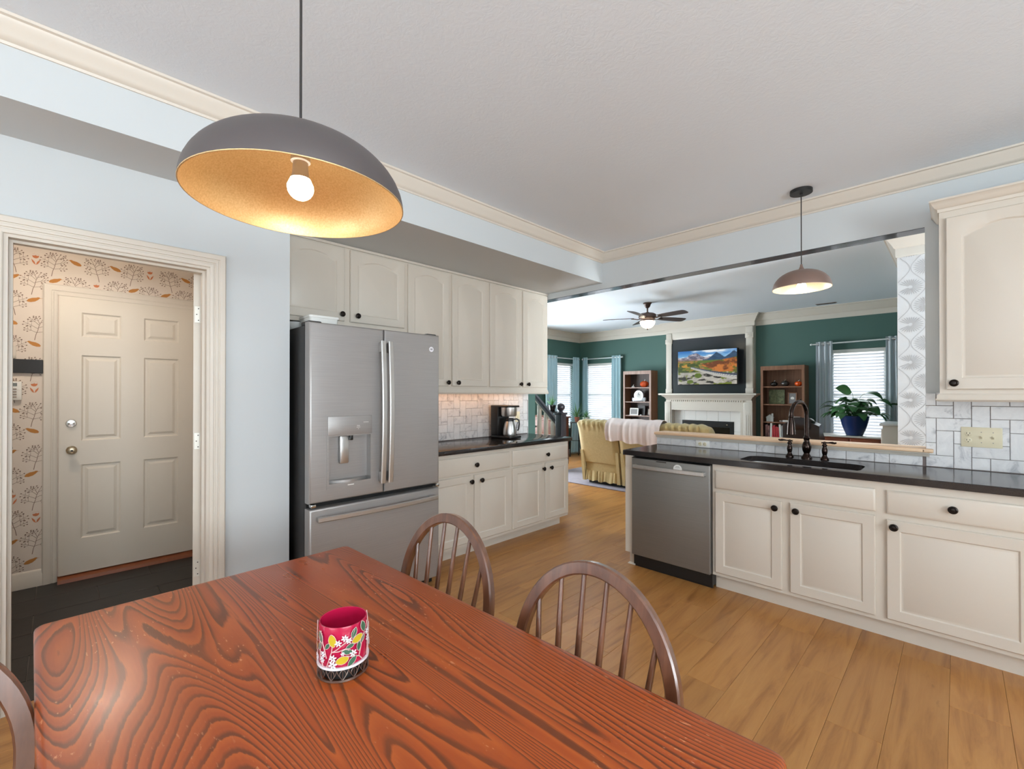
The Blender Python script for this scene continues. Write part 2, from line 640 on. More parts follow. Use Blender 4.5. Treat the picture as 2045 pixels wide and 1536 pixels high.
    def build(self, name, mat, parent=None, smooth=True, angle=38, loc=None, fix=True):
        me = bpy.data.meshes.new(name)
        if parent is not None:
            root = parent
            while root.parent is not None:
                root = root.parent
            o3 = ORG[root.name]
        else:
            if loc is None:
                xs = [p[0] for p in self.v]; ys = [p[1] for p in self.v]; zs = [p[2] for p in self.v]
                loc = ((min(xs) + max(xs)) / 2, (min(ys) + max(ys)) / 2, min(zs))
            o3 = Vector(loc)
        me.from_pydata([(p[0] - o3[0], p[1] - o3[1], p[2] - o3[2]) for p in self.v], [], self.f)
        bm = bmesh.new()
        bm.from_mesh(me)
        if fix:
            bmesh.ops.recalc_face_normals(bm, faces=bm.faces)
        if smooth:
            lim = math.radians(angle)
            for f in bm.faces:
                f.smooth = True
            for e in bm.edges:
                if len(e.link_faces) != 2 or e.calc_face_angle(0) > lim:
                    e.smooth = False
        bm.to_mesh(me)
        bm.free()
        me.materials.append(MATS[mat] if isinstance(mat, str) else mat)
        o = bpy.data.objects.new(name, me)
        COL.objects.link(o)
        if parent is not None:
            o.parent = parent
        else:
            o.location = o3
            ORG[o.name] = Vector(o3)
        return o


def tag(o, label=None, cat=None, group=None, kind=None):
    for k, x in (('label', label), ('category', cat), ('group', group), ('kind', kind)):
        if x:
            o[k] = x
    return o


def thing(name, label, cat, loc=(0, 0, 0), group=None):
    o = bpy.data.objects.new(name, None)
    o.empty_display_size = 0.1
    COL.objects.link(o)
    o.location = loc
    ORG[o.name] = Vector(loc)
    return tag(o, label, cat, group)


def copy_tree(o, parent=None):
    c = o.copy()
    COL.objects.link(c)
    c.parent = parent
    if parent is None:
        ORG[c.name] = Vector(c.location)
    for ch in [x for x in bpy.data.objects if x.parent == o]:
        copy_tree(ch, c)
    return c


def struct(mb, name, mat, label, cat, smooth=True):
    return tag(mb.build(name, mat, smooth=smooth), label, cat, kind='structure')


XY = lambda p, z: (p[0], p[1], z)          # plane coordinates (x, y), height z
YZ = lambda p, x: (x, p[0], p[1])          # plane coordinates (y, z), depth x
XZ = lambda p, y: (p[0], y, p[1])          # plane coordinates (x, z), depth y


def text_mesh(body, size, depth):
    cu = bpy.data.curves.new('lettering', 'FONT')
    cu.body = body
    cu.size = size
    cu.extrude = depth
    cu.align_x = 'CENTER'
    cu.align_y = 'CENTER'
    cu.resolution_u = 3
    tmp = bpy.data.objects.new('lettering', cu)
    COL.objects.link(tmp)
    dg = bpy.context.evaluated_depsgraph_get()
    dg.update()
    me = bpy.data.meshes.new_from_object(tmp.evaluated_get(dg))
    vs_ = [v.co.copy() for v in me.vertices]
    fs_ = [tuple(p.vertices) for p in me.polygons]
    bpy.data.objects.remove(tmp)
    bpy.data.curves.remove(cu)
    bpy.data.meshes.remove(me)
    return vs_, fs_


# ------------------------------------------------------------------ the room
CH = 2.74                       # ceiling height
XW, XA = -2.86, -3.495          # door wall, wall behind refrigerator and cabinets
YW = 3.78                       # sink wall (kitchen face)
X1, Y0 = 3.6, -4.2              # unseen far sides of the kitchen
XS, ZS = -2.49, 2.455           # soffit face and underside
XL, YB = -6.22, 8.5             # living room: side wall, back wall
XP, YP = -0.37, 5.115           # wallpapered wall corner
XM = -4.63                      # mudroom far wall

# oak floor: planks as parts (the largest in view), the rest joined
fl = struct(MB().box(XL - .12, X1 + .12, Y0 - .12, YB + .12, -0.12, -0.006), 'floor', 'floor_joint', 'warm oak plank floor running through kitchen and living room', 'floor', False)
PW, PLN = 0.182, 1.22
rows = []
i = 0
x = XL
while x < X1:
    off = (i * 0.37) % PLN
    y = Y0 - off
    while y < YB:
        y0, y1 = max(y, Y0), min(y + PLN, YB)
        xa, xb = x, min(x + PW, X1)
        if y1 - y0 > 0.05:
            in_mud = xb < -3.0 and y1 < 3.75
            if not in_mud:
                rows.append((xa, xb, y0, y1))
        y += PLN
    x += PW
    i += 1


def plank_seen(r):
    cx, cy = (r[0] + r[1]) / 2, (r[2] + r[3]) / 2
    d = Vector((-0.704, 0.7102)).dot(Vector((cx, cy)))
    s = Vector((0.7102, 0.704)).dot(Vector((cx, cy)))
    inview = d > 0.2 and abs(s) < 1.25 * d
    return (0 if inview else 1, math.hypot(cx, cy))


rows.sort(key=plank_seen)
plank_mesh = {}
rest = MB()
for k, (xa, xb, ya, yb) in enumerate(rows):
    g = 0.0004
    if k < 260:
        key = (round(xb - xa, 4), round(yb - ya, 4))
        if key not in plank_mesh:
            w_, l_ = key[0] - 2 * g, key[1] - 2 * g
            m_ = MB()
            b = 0.0008
            m_.loops([[(-w_ / 2, -l_ / 2, -0.006), (w_ / 2, -l_ / 2, -0.006), (w_ / 2, l_ / 2, -0.006), (-w_ / 2, l_ / 2, -0.006)],
                      [(-w_ / 2, -l_ / 2, -b), (w_ / 2, -l_ / 2, -b), (w_ / 2, l_ / 2, -b), (-w_ / 2, l_ / 2, -b)],
                      [(-w_ / 2 + b, -l_ / 2 + b, 0), (w_ / 2 - b, -l_ / 2 + b, 0), (w_ / 2 - b, l_ / 2 - b, 0), (-w_ / 2 + b, l_ / 2 - b, 0)]], False, True)
            o = m_.build('plank', 'oak_plank', loc=(0, 0, 0), smooth=False)
            plank_mesh[key] = o.data
            bpy.data.objects.remove(o)
        o = bpy.data.objects.new('plank', plank_mesh[key])
        COL.objects.link(o)
        o.parent = fl
        o.location = Vector(((xa + xb) / 2, (ya + yb) / 2, 0)) - ORG[fl.name]
    else:
        rest.box(xa + g, xb - g, ya + g, yb - g, -0.006, 0)
tag(rest.build('plank_field', 'oak_plank', fl, smooth=False), kind='stuff')

# mudroom floor of dark tiles
mf = struct(MB().box(XM, XW - .06, -1.3, 0.86, -0.006, -0.003), 'floor_mudroom', 'grout', 'near-black tiled mudroom floor beyond the doorway', 'floor', False)
for i in range(6):
    for j in range(4):
        xa, ya = XM + i * 0.30, -1.3 + j * 0.6 - (0.3 if i % 2 else 0)
        xb, yb = min(xa + 0.297, XW - .06), min(ya + 0.597, 0.86)
        ya = max(ya, -1.3)
        if xb - xa > 0.03 and yb - ya > 0.03:
            MB().rbox(xa, xb, ya, yb, -0.003, 0.003, 0.0012, 1).build('tile', 'dark_floor_tile', mf)

# ceilings and soffit
struct(MB().box(XS - .02, X1 + .12, Y0 - .12, YW + .12, CH, CH + .12), 'ceiling', 'ceiling_texture', 'white textured kitchen ceiling', 'ceiling', False)
struct(MB().box(XL - .12, X1 + .12, YW + .1, YB + .12, CH, CH + .12), 'ceiling_living', 'ceiling_texture', 'white textured living room ceiling', 'ceiling', False)
struct(MB().box(XM - .12, XW - .05, -1.4, 0.95, 2.44, 2.52), 'ceiling_mudroom', 'ceiling_texture', 'white mudroom ceiling', 'ceiling', False)
struct(MB().box(XA - .1, XS, Y0 - .12, YW, ZS, CH + .1), 'ceiling_soffit', 'wall_paint', 'dropped pale blue soffit running above the refrigerator wall', 'soffit', False)

# door wall with doorway notch, its return beside the refrigerator, wall behind the refrigerator
DY0, DY1, DZ = -0.166, 0.572, 2.041
struct(MB().prism([(Y0 - .12, 0), (-3.9, 0), (-3.9, 2.1), (-1.9, 2.1), (-1.9, 0), (DY0, 0), (DY0, DZ), (DY1, DZ), (DY1, 0), (0.981, 0), (0.981, ZS + .02), (Y0 - .12, ZS + .02)], YZ, XW - .115, XW), 'wall_left', 'wall_paint', 'pale blue wall with the mudroom doorway', 'wall', False)
struct(MB().box(XA, XW - .1, 0.866, 0.981, 0, ZS + .02), 'wall_return', 'wall_paint', 'pale wall return beside the refrigerator', 'wall', False)
struct(MB().box(XA - .115, XA, 0.866, YW + .01, 0, ZS + .02), 'wall_cabinet', 'wall_paint', 'wall behind the refrigerator and coffee counter', 'wall', False)
# sink wall: header, half wall under the ledge and solid stretch behind the wall cabinet, one outline
struct(MB().prism([(XA - .115, 2.395), (-0.142, 2.395), (-0.142, 0.975), (-1.915, 0.975), (-1.915, 0), (X1 + .12, 0), (X1 + .12, CH + .02), (XA - .115, CH + .02)], XZ, YW, YW + .115), 'wall_sink', 'wall_paint', 'pale wall with wide pass-through opening above the sink', 'wall', False)
struct(MB().box(XA + .002, -0.1425, YW + .0005, YW + .1145, 2.391, 2.3955), 'trim_8', 'header_gloss', 'narrow glossy grey strip under the pass-through header', 'trim', False)  # thin dark grey gloss strip added over the header's underside
# unseen kitchen sides with assumed windows
struct(MB().shell_holes([XW - .12, X1 + .12], [0, CH + .1], [(-1.2, 2.4, 0.55, 2.35)], XZ, Y0 - .12, Y0), 'wall_behind', 'wall_paint', 'pale dining wall behind the viewer', 'wall', False)
struct(MB().shell_holes([Y0 - .12, YB + .1], [0, CH + .1], [(-2.0, 1.2, 0.85, 2.25), (4.05, 4.95, 0.7, 2.3)], YZ, X1, X1 + .12), 'wall_right', 'wall_paint', 'pale wall on the dining side', 'wall', False)

# living room shell
WIN_Z0, WIN_Z1 = 0.62, 2.05
struct(MB().shell_holes([XL - .12, X1], [0, CH + .1], [(-6.06, -5.30, WIN_Z0, WIN_Z1), (-1.42, -0.735, WIN_Z0, WIN_Z1)], XZ, YB, YB + .14), 'wall_back', 'green_paint', 'deep green living room wall with fireplace', 'wall', False)
struct(MB().shell_holes([3.8, YB + .12], [0, CH + .1], [(7.60, 8.26, WIN_Z0, WIN_Z1), (4.2, 6.8, 0.35, 2.05)], YZ, XL - .14, XL), 'wall_living_side', 'green_paint', 'green side wall of the living room with curtained window', 'wall', False)
struct(MB().box(XL - .12, XA, YW + .012, YW + .13, 0, CH + .02), 'wall_living_front', 'green_paint', 'green wall stub behind the coffee counter', 'wall', False)
struct(MB().box(XP, XP + .12, YP + .10, YB, 0, CH + .02), 'wall_living_right', 'green_paint', 'green living room wall beside the street window', 'wall', False)
wp = struct(MB().box(XP, X1 + .02, YP, YP + .12, 0, CH + .02), 'wall_papered', 'wallpaper_grey_ground', 'wall end papered with grey fan leaves', 'wall', False)

# mudroom shell
mw = struct(MB().box(XM - .12, XM, -1.4, 0.95, 0, 2.5), 'wall_mudroom', 'wallpaper_ground', 'cream wall papered with berry branches and birds', 'wall', False)
struct(MB().box(XM - .1, XW - .1, -1.42, -1.3, 0, 2.5), 'wall_mudroom_side', 'wallpaper_ground', 'cream mudroom side wall', 'wall', False)
struct(MB().box(XM - .1, XA, 0.86, 0.95, 0, 2.5), 'wall_mudroom_end', 'wallpaper_ground', 'cream mudroom end wall', 'wall', False)

# mouldings
crown = [(0, CH - .092), (.006, CH - .092), (.010, CH - .082), (.018, CH - .078), (.026, CH - .062), (.040, CH - .040), (.050, CH - .024), (.054, CH - .014), (.064, CH - .010), (.066, CH), (0, CH)]
struct(MB().offset_sweep([(XS, Y0), (XS, YW), (X1, YW), (X1, Y0), (XS, Y0)], crown, XY), 'trim_1', 'trim_paint', 'cream crown moulding around the kitchen ceiling', 'moulding')
crown2 = [(0, CH - .20), (.008, CH - .20), (.012, CH - .185), (.012, CH - .125), (.022, CH - .118), (.030, CH - .10), (.055, CH - .06), (.075, CH - .035), (.082, CH - .02), (.094, CH - .016), (.096, CH), (0, CH)]
struct(MB().offset_sweep([(XL, YW + .13), (XL, YB), (-4.06, YB), (-4.06, YB - .10), (-2.48, YB - .10), (-2.48, YB), (XP, YB), (XP, YP), (X1, YP)], crown2, XY), 'trim_2', 'trim_paint', 'deep cream crown moulding around the living room', 'moulding')

cas = [(0, 0), (0, .012), (.006, .016), (.016, .016), (.018, .013), (.024, .013), (.026, .017), (.036, .018), (.038, .015), (.044, .015), (.046, .019), (.058, .021), (.068, .021), (.074, .014), (.074, 0)]
# doorway casing on the kitchen side (path runs so that its right-hand side is the outside)
dpath = [(DY1, 0), (DY1, DZ), (DY0, DZ), (DY0, 0)]
struct(MB().offset_sweep(dpath, cas, lambda p, b: (XW + b, p[0], p[1])), 'trim_3', 'trim_paint', 'fluted cream door casing around the mudroom doorway', 'casing')
jam = MB()
jam.prism([(DY0, 0), (DY0, DZ), (DY1, DZ), (DY1, 0), (DY1 - .014, 0), (DY1 - .014, DZ - .014), (DY0 + .014, DZ - .014), (DY0 + .014, 0)], YZ, XW - .118, XW + .004)
d1 = struct(jam, 'door_1', 'trim_paint', 'cream jamb lining the mudroom doorway', 'door frame', False)
st = MB()
st.prism([(DY0 + .014, 0), (DY0 + .014, DZ - .014), (DY1 - .014, DZ - .014), (DY1 - .014, 0), (DY1 - .026, 0), (DY1 - .026, DZ - .026), (DY0 + .026, DZ - .026), (DY0 + .026, 0)], YZ, XW - .075, XW - .04)
st.build('door_stop', 'trim_paint', d1, False)

bb = [(0, 0), (.015, 0), (.015, .088), (.011, .096), (.011, .104), (.006, .116), (0, .12)]
struct(MB().offset_sweep([(XM, -1.3), (XM, -0.075)], bb, XY), 'baseboard_mudroom', 'trim_paint', 'cream baseboard below the papered mudroom wall', 'baseboard')
struct(MB().offset_sweep([(XW, -1.9), (XW, DY0 - .075)], bb, XY), 'baseboard_left', 'trim_paint', 'cream baseboard beside the doorway casing', 'baseboard')
struct(MB().offset_sweep([(XW, DY1 + .075), (XW, 0.981)], bb, XY), 'baseboard_refrigerator', 'trim_paint', 'cream baseboard between doorway and refrigerator', 'baseboard')
struct(MB().offset_sweep([(XL, YW + .13), (XL, YB), (-4.3, YB)], bb, XY), 'baseboard_living', 'trim_paint', 'cream baseboard along the green living room wall', 'baseboard')


# windows
def window(name, label, to3, u0, u1, z0, z1, n, depth, mid=True):
    """double-hung window set inside its opening; n = outward sign of the depth coordinate"""
    t = 0.04
    w = struct(MB().shell_holes([u0, u1], [z0, z1], [(u0 + t, u1 - t, z0 + t, z1 - t)], to3, depth, depth + n * .05), name, 'white_plastic', label, 'window', False)
    zm = (z0 + z1) / 2
    if mid:
        MB().prism([(u0 + t, zm - .02), (u1 - t, zm - .02), (u1 - t, zm + .02), (u0 + t, zm + .02)], to3, depth + n * .008, depth + n * .045).build('meeting_rail', 'white_plastic', w, False)
        for a, b in ((z0 + t, zm - .02), (zm + .02, z1 - t)):
            MB().prism([(u0 + t, a), (u1 - t, a), (u1 - t, b), (u0 + t, b)], to3, depth + n * .022, depth + n * .027).build('pane', 'window_glass', w, False)
    else:
        um = (u0 + u1) / 2
        MB().prism([(um - .03, z0 + t), (um + .03, z0 + t), (um + .03, z1 - t), (um - .03, z1 - t)], to3, depth + n * .008, depth + n * .045).build('mullion', 'white_plastic', w, False)
        for a, b in ((u0 + t, um - .03), (um + .03, u1 - t)):
            MB().prism([(a, z0 + t), (b, z0 + t), (b, z1 - t), (a, z1 - t)], to3, depth + n * .022, depth + n * .027).build('pane', 'window_glass', w, False)
    return w


window('window_1', 'white sash window behind blinds in the corner of the back wall', XZ, -6.06, -5.30, WIN_Z0, WIN_Z1, 1, YB + .07)
window('window_2', 'white sash window behind blinds on the side wall', YZ, 7.60, 8.26, WIN_Z0, WIN_Z1, -1, XL - .07)
window('window_3', 'white sash window behind blinds and the potted peace lily', XZ, -1.42, -0.735, WIN_Z0, WIN_Z1, 1, YB + .07)
window('window_4', 'wide dining window behind the viewer', XZ, -1.2, 2.4, 0.55, 2.35, -1, Y0 - .03, False)
window('window_8', 'glazed sliding door on the doorway wall', YZ, -3.9, -1.9, 0.0, 2.1, -1, XW - .03, False)
window('assumed_window_5', 'assumed white dining window on the unseen side', YZ, -2.0, 1.2, 0.85, 2.25, 1, X1 + .03, False)
window('added_window_6', 'unseen white hall window added for fill light', YZ, 4.05, 4.95, 0.7, 2.3, 1, X1 + .03)  # added out of view as an opening for hall fill light
window('added_window_7', 'unseen white window added to fill the living room with light', YZ, 4.2, 6.8, 0.35, 2.05, -1, XL - .07)  # added behind the cabinets, out of view, to brighten the living room
for nm, lb, a in (('trim_4', 'white sill of the side window', ('YZ', 7.57, 8.29, XL + .045)), ('trim_5', 'white sill below the corner blinds', ('XZ', -6.09, -5.27, YB - .045)), ('trim_6', 'white sill behind the peace lily', ('XZ', -1.45, -.705, YB - .045))):
    if a[0] == 'YZ':
        mb = MB().rbox(XL - .06, a[3], a[1], a[2], WIN_Z0 - .025, WIN_Z0, .006)
    else:
        mb = MB().rbox(a[1], a[2], a[3], YB + .06, WIN_Z0 - .025, WIN_Z0, .006)
    struct(mb, nm, 'trim_paint', lb, 'window sill')


# ------------------------------------------------------------------ wallpaper prints (flat ink on the paper)
def strip2(mb, pts, w0, w1, to3, d):
    n = len(pts)
    L, R = [], []
    for i, p in enumerate(pts):
        a, b = pts[max(i - 1, 0)], pts[min(i + 1, n - 1)]
        dx, dy = b[0] - a[0], b[1] - a[1]
        k = math.hypot(dx, dy) or 1
        w = (w0 + (w1 - w0) * i / max(1, n - 1)) / 2
        L.append(to3((p[0] - dy / k * w, p[1] + dx / k * w), d))
        R.append(to3((p[0] + dy / k * w, p[1] - dx / k * w), d))
    mb.add(L + R, [(i, i + 1, n + i + 1, n + i) for i in range(n - 1)])


def blob2(mb, c, rx, ry, rot, to3, d, n=8, shape=None):
    pts = []
    for k in range(n):
        a = 2 * PI * k / n
        x, y = rx * math.cos(a), ry * math.sin(a)
        if shape:
            x, y = shape(a)
        pts.append(to3((c[0] + x * math.cos(rot) - y * math.sin(rot), c[1] + x * math.sin(rot) + y * math.cos(rot)), d))
    mb.add(pts, [tuple(range(n))])


stems, ochre, coral = MB(), MB(), MB()
rw = random.Random(3)


def branch(cx, cz, s, flip):
    f = -1 if flip else 1
    P = lambda a, b: (cx + f * a * s, cz + b * s)
    main = [P(0.10, -0.55), P(0.06, -0.3), P(0.0, -0.1), P(-0.04, 0.12), P(-0.12, 0.34), P(-0.2, 0.5)]
    strip2(stems, main, .0036, .0018, YZ, XM + .0008)
    tips = [(-0.2, 0.5)]
    for (bx, bz), (ex, ez) in (((0.04, -0.2), (0.42, -0.02)), ((0.04, -0.2), (-0.40, -0.12)), ((0.0, -0.02), (0.44, 0.26)), ((0.0, 0.02), (-0.42, 0.18)),
                               ((-0.04, 0.15), (0.26, 0.46)), ((-0.08, 0.25), (-0.36, 0.40)), ((-0.06, 0.2), (0.06, 0.52))):
        mx, mz = (bx + ex) / 2, (bz + ez) / 2 + 0.03
        strip2(stems, [P(bx, bz), P(mx, mz - .02), P(ex, ez)], .0026, .0014, YZ, XM + .0008)
        tips.append((ex, ez))
        for k in (0.45, 0.7):
            qx, qz = bx + (ex - bx) * k, bz + (ez - bz) * k
            for sg in (1, -1):
                nx, nz = -(ez - bz) * sg * .28, (ex - bx) * sg * .28
                tx, tz = qx + nx + (ex - bx) * .18, qz + abs(nz) * sg + (ez - bz) * .18 + .03
                strip2(stems, [P(qx, qz), P(tx, tz)], .0016, .0012, YZ, XM + .0008)
                tips.append((tx, tz))
    for a, b in tips:
        blob2(stems, P(a, b), .0046, .0036, rw.random(), YZ, XM + .0009, 7)


def bird(cx, cz, flip):
    f = -1 if flip else 1
    pr = [(-.046, .013), (-.030, .012), (-.026, .017), (-.018, .018), (-.010, .014), (.010, .010), (.028, 0), (.036, -.012), (.032, -.020), (.016, -.021), (-.004, -.014), (-.018, -.002), (-.026, .009), (-.034, .0105)]
    mb = ochre
    mb.add([YZ((cx + f * a, cz + b), XM + .001) for a, b in pr], [tuple(range(len(pr)))])


def tulip(cx, cz):
    for sg in (-1, 1):
        coral.add([YZ((cx + sg * a, cz + b), XM + .001) for a, b in ((0, -.035), (.010, -.028), (.018, -.014), (.022, .004), (.014, -.004), (.006, -.014))], [(0, 1, 2, 3, 4, 5)])
    pr = [(-.018, .028), (-.014, .016), (-.004, .011), (.006, .012), (.014, .020), (.016, .032), (.006, .029), (0, .033), (-.008, .029)]
    coral.add([YZ((cx + a, cz + b), XM + .001) for a, b in pr], [tuple(range(len(pr)))])
    for k in range(5):
        blob2(coral, (cx - .014 + .007 * k, cz + .040 + .004 * (k % 2)), .0014, .0014, 0, YZ, XM + .001, 5)


def papered(y, z):
    return not (y > -0.03 and y < 0.88 and z < 2.09)


row = 0
z = 0.16
while z < 2.42:
    y = -0.44 + (0.11 if row % 2 else 0.0)
    c = 0
    while y < 0.86:
        jy, jz = y + rw.uniform(-.012, .012), z + rw.uniform(-.012, .012)
        if papered(jy, jz):
            branch(jy, jz, 0.155, (row + c) % 2 == 0)
        if papered(jy + .105, jz + .012):
            if (row + c) % 3 != 0:
                bird(jy + .105, jz + .035, (row % 4) < 2)
            else:
                tulip(jy + .108, jz + .02)
        y += 0.215
        c += 1
    z += 0.152
    row += 1
tag(stems.build('printed_branches', 'print_stem', mw, False, fix=False), kind='stuff')
tag(ochre.build('printed_birds', 'print_ochre', mw, False, fix=False), kind='stuff')
tag(coral.build('printed_tulips', 'print_coral', mw, False, fix=False), kind='stuff')

ink = MB()
PX, PZ = 0.205, 0.322


def fan(cx, cz):
    for k in range(26):
        a = 2 * PI * k / 26
        r1 = 0.078 + 0.010 * math.cos(2 * a) + (0.012 if abs(a - PI / 2) < .1 else 0)
        r0 = 0.014
        ca, sa = math.cos(a), math.sin(a)
        pts = []
        for t_, w in ((0, .0012), (.45, .0034), (.75, .0046), (1.0, .0002)):
            pts.append((t_, w))
        poly = [(cx + ca * (r0 + (r1 - r0) * t_) - sa * w, cz + sa * (r0 + (r1 - r0) * t_) + ca * w) for t_, w in pts]
        poly += [(cx + ca * (r0 + (r1 - r0) * t_) + sa * w, cz + sa * (r0 + (r1 - r0) * t_) - ca * w) for t_, w in reversed(pts)]
        poly = [p for p in poly if p[0] > XP + .001]
        if len(poly) == 8:
            ink.add([XZ(p, YP - .0008) for p in poly], [tuple(range(8))])


for i in range(-1, 3):
    for j in range(9):
        fan(XP + .085 + i * PX, 0.02 + j * PZ)
        fan(XP + .085 + (i + .5) * PX, 0.02 + (j + .5) * PZ)
for i in range(-3, 5):
    for sg in (1,):
        x0 = XP + .085 + (i + .5) * PX / 2
        pts = [(x0 + sg * (-1) ** i * PX / 4 * 0.94 * math.cos(2 * PI * (zz - .02) / PZ), zz) for zz in [0.02 + k * PZ / 20 for k in range(170)]]
        run = []
        for p in pts:
            if XP + .003 < p[0] < 0.35 and p[1] < CH - .2:
                run.append(p)
            else:
                if len(run) > 2:
                    strip2(ink, run, .005, .005, XZ, YP - .0007)
                run = []
        if len(run) > 2:
            strip2(ink, run, .005, .005, XZ, YP - .0007)
tag(ink.build('printed_fan_leaves', 'print_grey', wp, False, fix=False), kind='stuff')


# ------------------------------------------------------------------ mudroom things
def panel_door(root, y0, y1, z0, z1, xf, thick, panels, mat, sgn=1):
    """slab in the plane x = xf facing +x, with sunk and raised panels as parts"""
    MB().shell_holes([y0, y1], [z0, z1], panels, YZ, xf - thick, xf).build('slab', mat, root, False)
    for a, b, c, d in panels:
        def rect(i, x):
            return [(x, a + i, c + i), (x, b - i, c + i), (x, b - i, d - i), (x, a + i, d - i)]
        MB().loops([rect(0, xf - thick), rect(0, xf - .0005), rect(.010, xf - .009), rect(.022, xf - .009), rect(.040, xf - .002)], True, True).build('panel', mat, root, True, 20)


ed = thing('entry_door', 'cream six-panel door closed at the back of the mudroom', 'door', (XM + .03, 0.41, 0.04))
pans = [(c0, c1, a, b) for c0, c1 in ((.12, .342), (.479, .703)) for a, b in ((1.784, 1.962), (1.015, 1.647), (.296, .84))]
panel_door(ed, 0.004, 0.822, 0.046, 2.072, XM + .034, .032, pans, 'door_paint')
kx = XM + .034
kb = MB().lathe([(.030, 0), (.030, .004), (.026, .009), (.014, .011), (.012, .030), (.020, .036), (.028, .046), (.029, .056), (.022, .066), (.010, .069)], (kx, .070, .951), (1, 0, 0), 24).build('door_knob', 'satin_brass', ed)
MB().lathe([(.008, .066), (.008, .0705), (.004, .0705)], (kx, .070, .951), (1, 0, 0), 12).build('key_button', 'slot_dark', kb)
db = MB().lathe([(.030, 0), (.030, .004), (.025, .012), (.010, .014)], (kx, .067, 1.145), (1, 0, 0), 24).build('deadbolt', 'chrome', ed)
MB().rbox(kx + .012, kx + .028, .049, .085, 1.139, 1.151, .003).build('thumb_turn', 'chrome', db)
cs = [(0, 0), (0, .010), (.010, .014), (.020, .014), (.022, .011), (.030, .012), (.032, .015), (.050, .018), (.068, .018), (.076, .010), (.076, 0)]
struct(MB().offset_sweep([(.83, 0), (.83, 2.077), (-.004, 2.077), (-.004, 0)], cs, lambda p, b: (XM + b, p[0], p[1])), 'trim_7', 'trim_paint', 'cream casing around the entry door', 'casing')
tag(MB().loops([[(XM + .0, -.0, 0.003), (XM + .085, -.0, .003), (XM + .075, -.0, .026), (XM + .02, -.0, .04), (XM, -.0, .04)], [(XM + .0, .826, 0.003), (XM + .085, .826, .003), (XM + .075, .826, .026), (XM + .02, .826, .04), (XM, .826, .04)]]).build('door_threshold', 'threshold_wood'), 'reddish wooden threshold under the entry door', 'threshold')

# open inner door, folded back out of sight behind its hinge edge
od = thing('hinged_door', 'cream door swung open into the mudroom, seen edge-on with three hinges', 'door', (XW - .118, DY1 - .014, 0.01))
DW, DT = 0.70, 0.035
oz0, oz1 = 0.012, DZ - .018
# built closed-perpendicular: hinge edge at the jamb, slab running away from the camera, then turned a little further
o0 = Vector((XW - .118, DY1 - .016, 0))
hy = DY1 - .016
MB().shell_holes([hy - DT, hy], [oz0, oz1], [], YZ, XW - .122 - DW, XW - .122).build('slab', 'door_paint', od, False)
for hz in (1.80, 1.10, 0.40):
    h = MB()
    h.rbox(XW - .123, XW - .1195, hy - .031, hy - .001, hz - .046, hz + .046, .0015, 1)
    ho = h.build('hinge_leaf', 'hinge_white', od)
    MB().lathe([(.006, -.047), (.006, .047)], (XW - .114, hy + .0005, hz), (0, 0, 1), 12).build('hinge_pin', 'hinge_white', ho)
    for dz, dy in ((.032, -.012), (0, -.020), (-.032, -.012)):
        MB().lathe([(.0032, 0), (.0026, .0012)], (XW - .1195, hy + dy, hz + dz), (1, 0, 0), 8).build('screw', 'slot_dark', ho)
od.rotation_euler.z = math.radians(-15)

tag(MB().rbox(XM, XM + .02, -.62, -.0765, 1.506, 1.602, .002, 1).build('coat_rail_board', 'black_metal'), 'plain black board fixed flat on the papered mudroom wall', 'wall board')
sp = thing('light_switch', 'blank cream wall plate just above the black board', 'switch plate', (XM, -.235, 1.61))
MB().rbox(XM, XM + .006, -.268, -.206, 1.608, 1.692, .002).build('plate', 'trim_paint', sp)
MB().rbox(XM + .006, XM + .012, -.242, -.232, 1.64, 1.662, .002).build('toggle', 'trim_paint', sp)
kp = thing('alarm_keypad', 'white alarm keypad with grey screen below the black board', 'keypad', (XM, -.235, 1.31))
MB().rbox(XM, XM + .026, -.31, -.178, 1.318, 1.445, .004).build('case', 'white_plastic', kp)
MB().rbox(XM + .026, XM + .028, -.297, -.20, 1.414, 1.436, .001, 1).build('display', 'keypad_screen', kp)
for i in range(4):
    for j in range(4):
        MB().rbox(XM + .026, XM + .029, -.298 + j * .026, -.280 + j * .026, 1.334 + i * .018, 1.345 + i * .018, .001, 1).build('button', 'keypad_button', kp)
ml = thing('ceiling_lamp', 'round white flush lamp on the mudroom ceiling', 'lamp', (-3.9, -.1, 2.44))
MB().lathe([(.13, 0), (.13, -.02), (.12, -.022)], (-3.9, -.1, 2.44)).build('base', 'white_plastic', ml)
emis('mudroom_glow', (255, 238, 218), 70.0)
MB().lathe([(.118, -.02), (.112, -.05), (.08, -.075), (.03, -.085), (.001, -.086)], (-3.9, -.1, 2.44)).build('glass', 'mudroom_glow', ml)


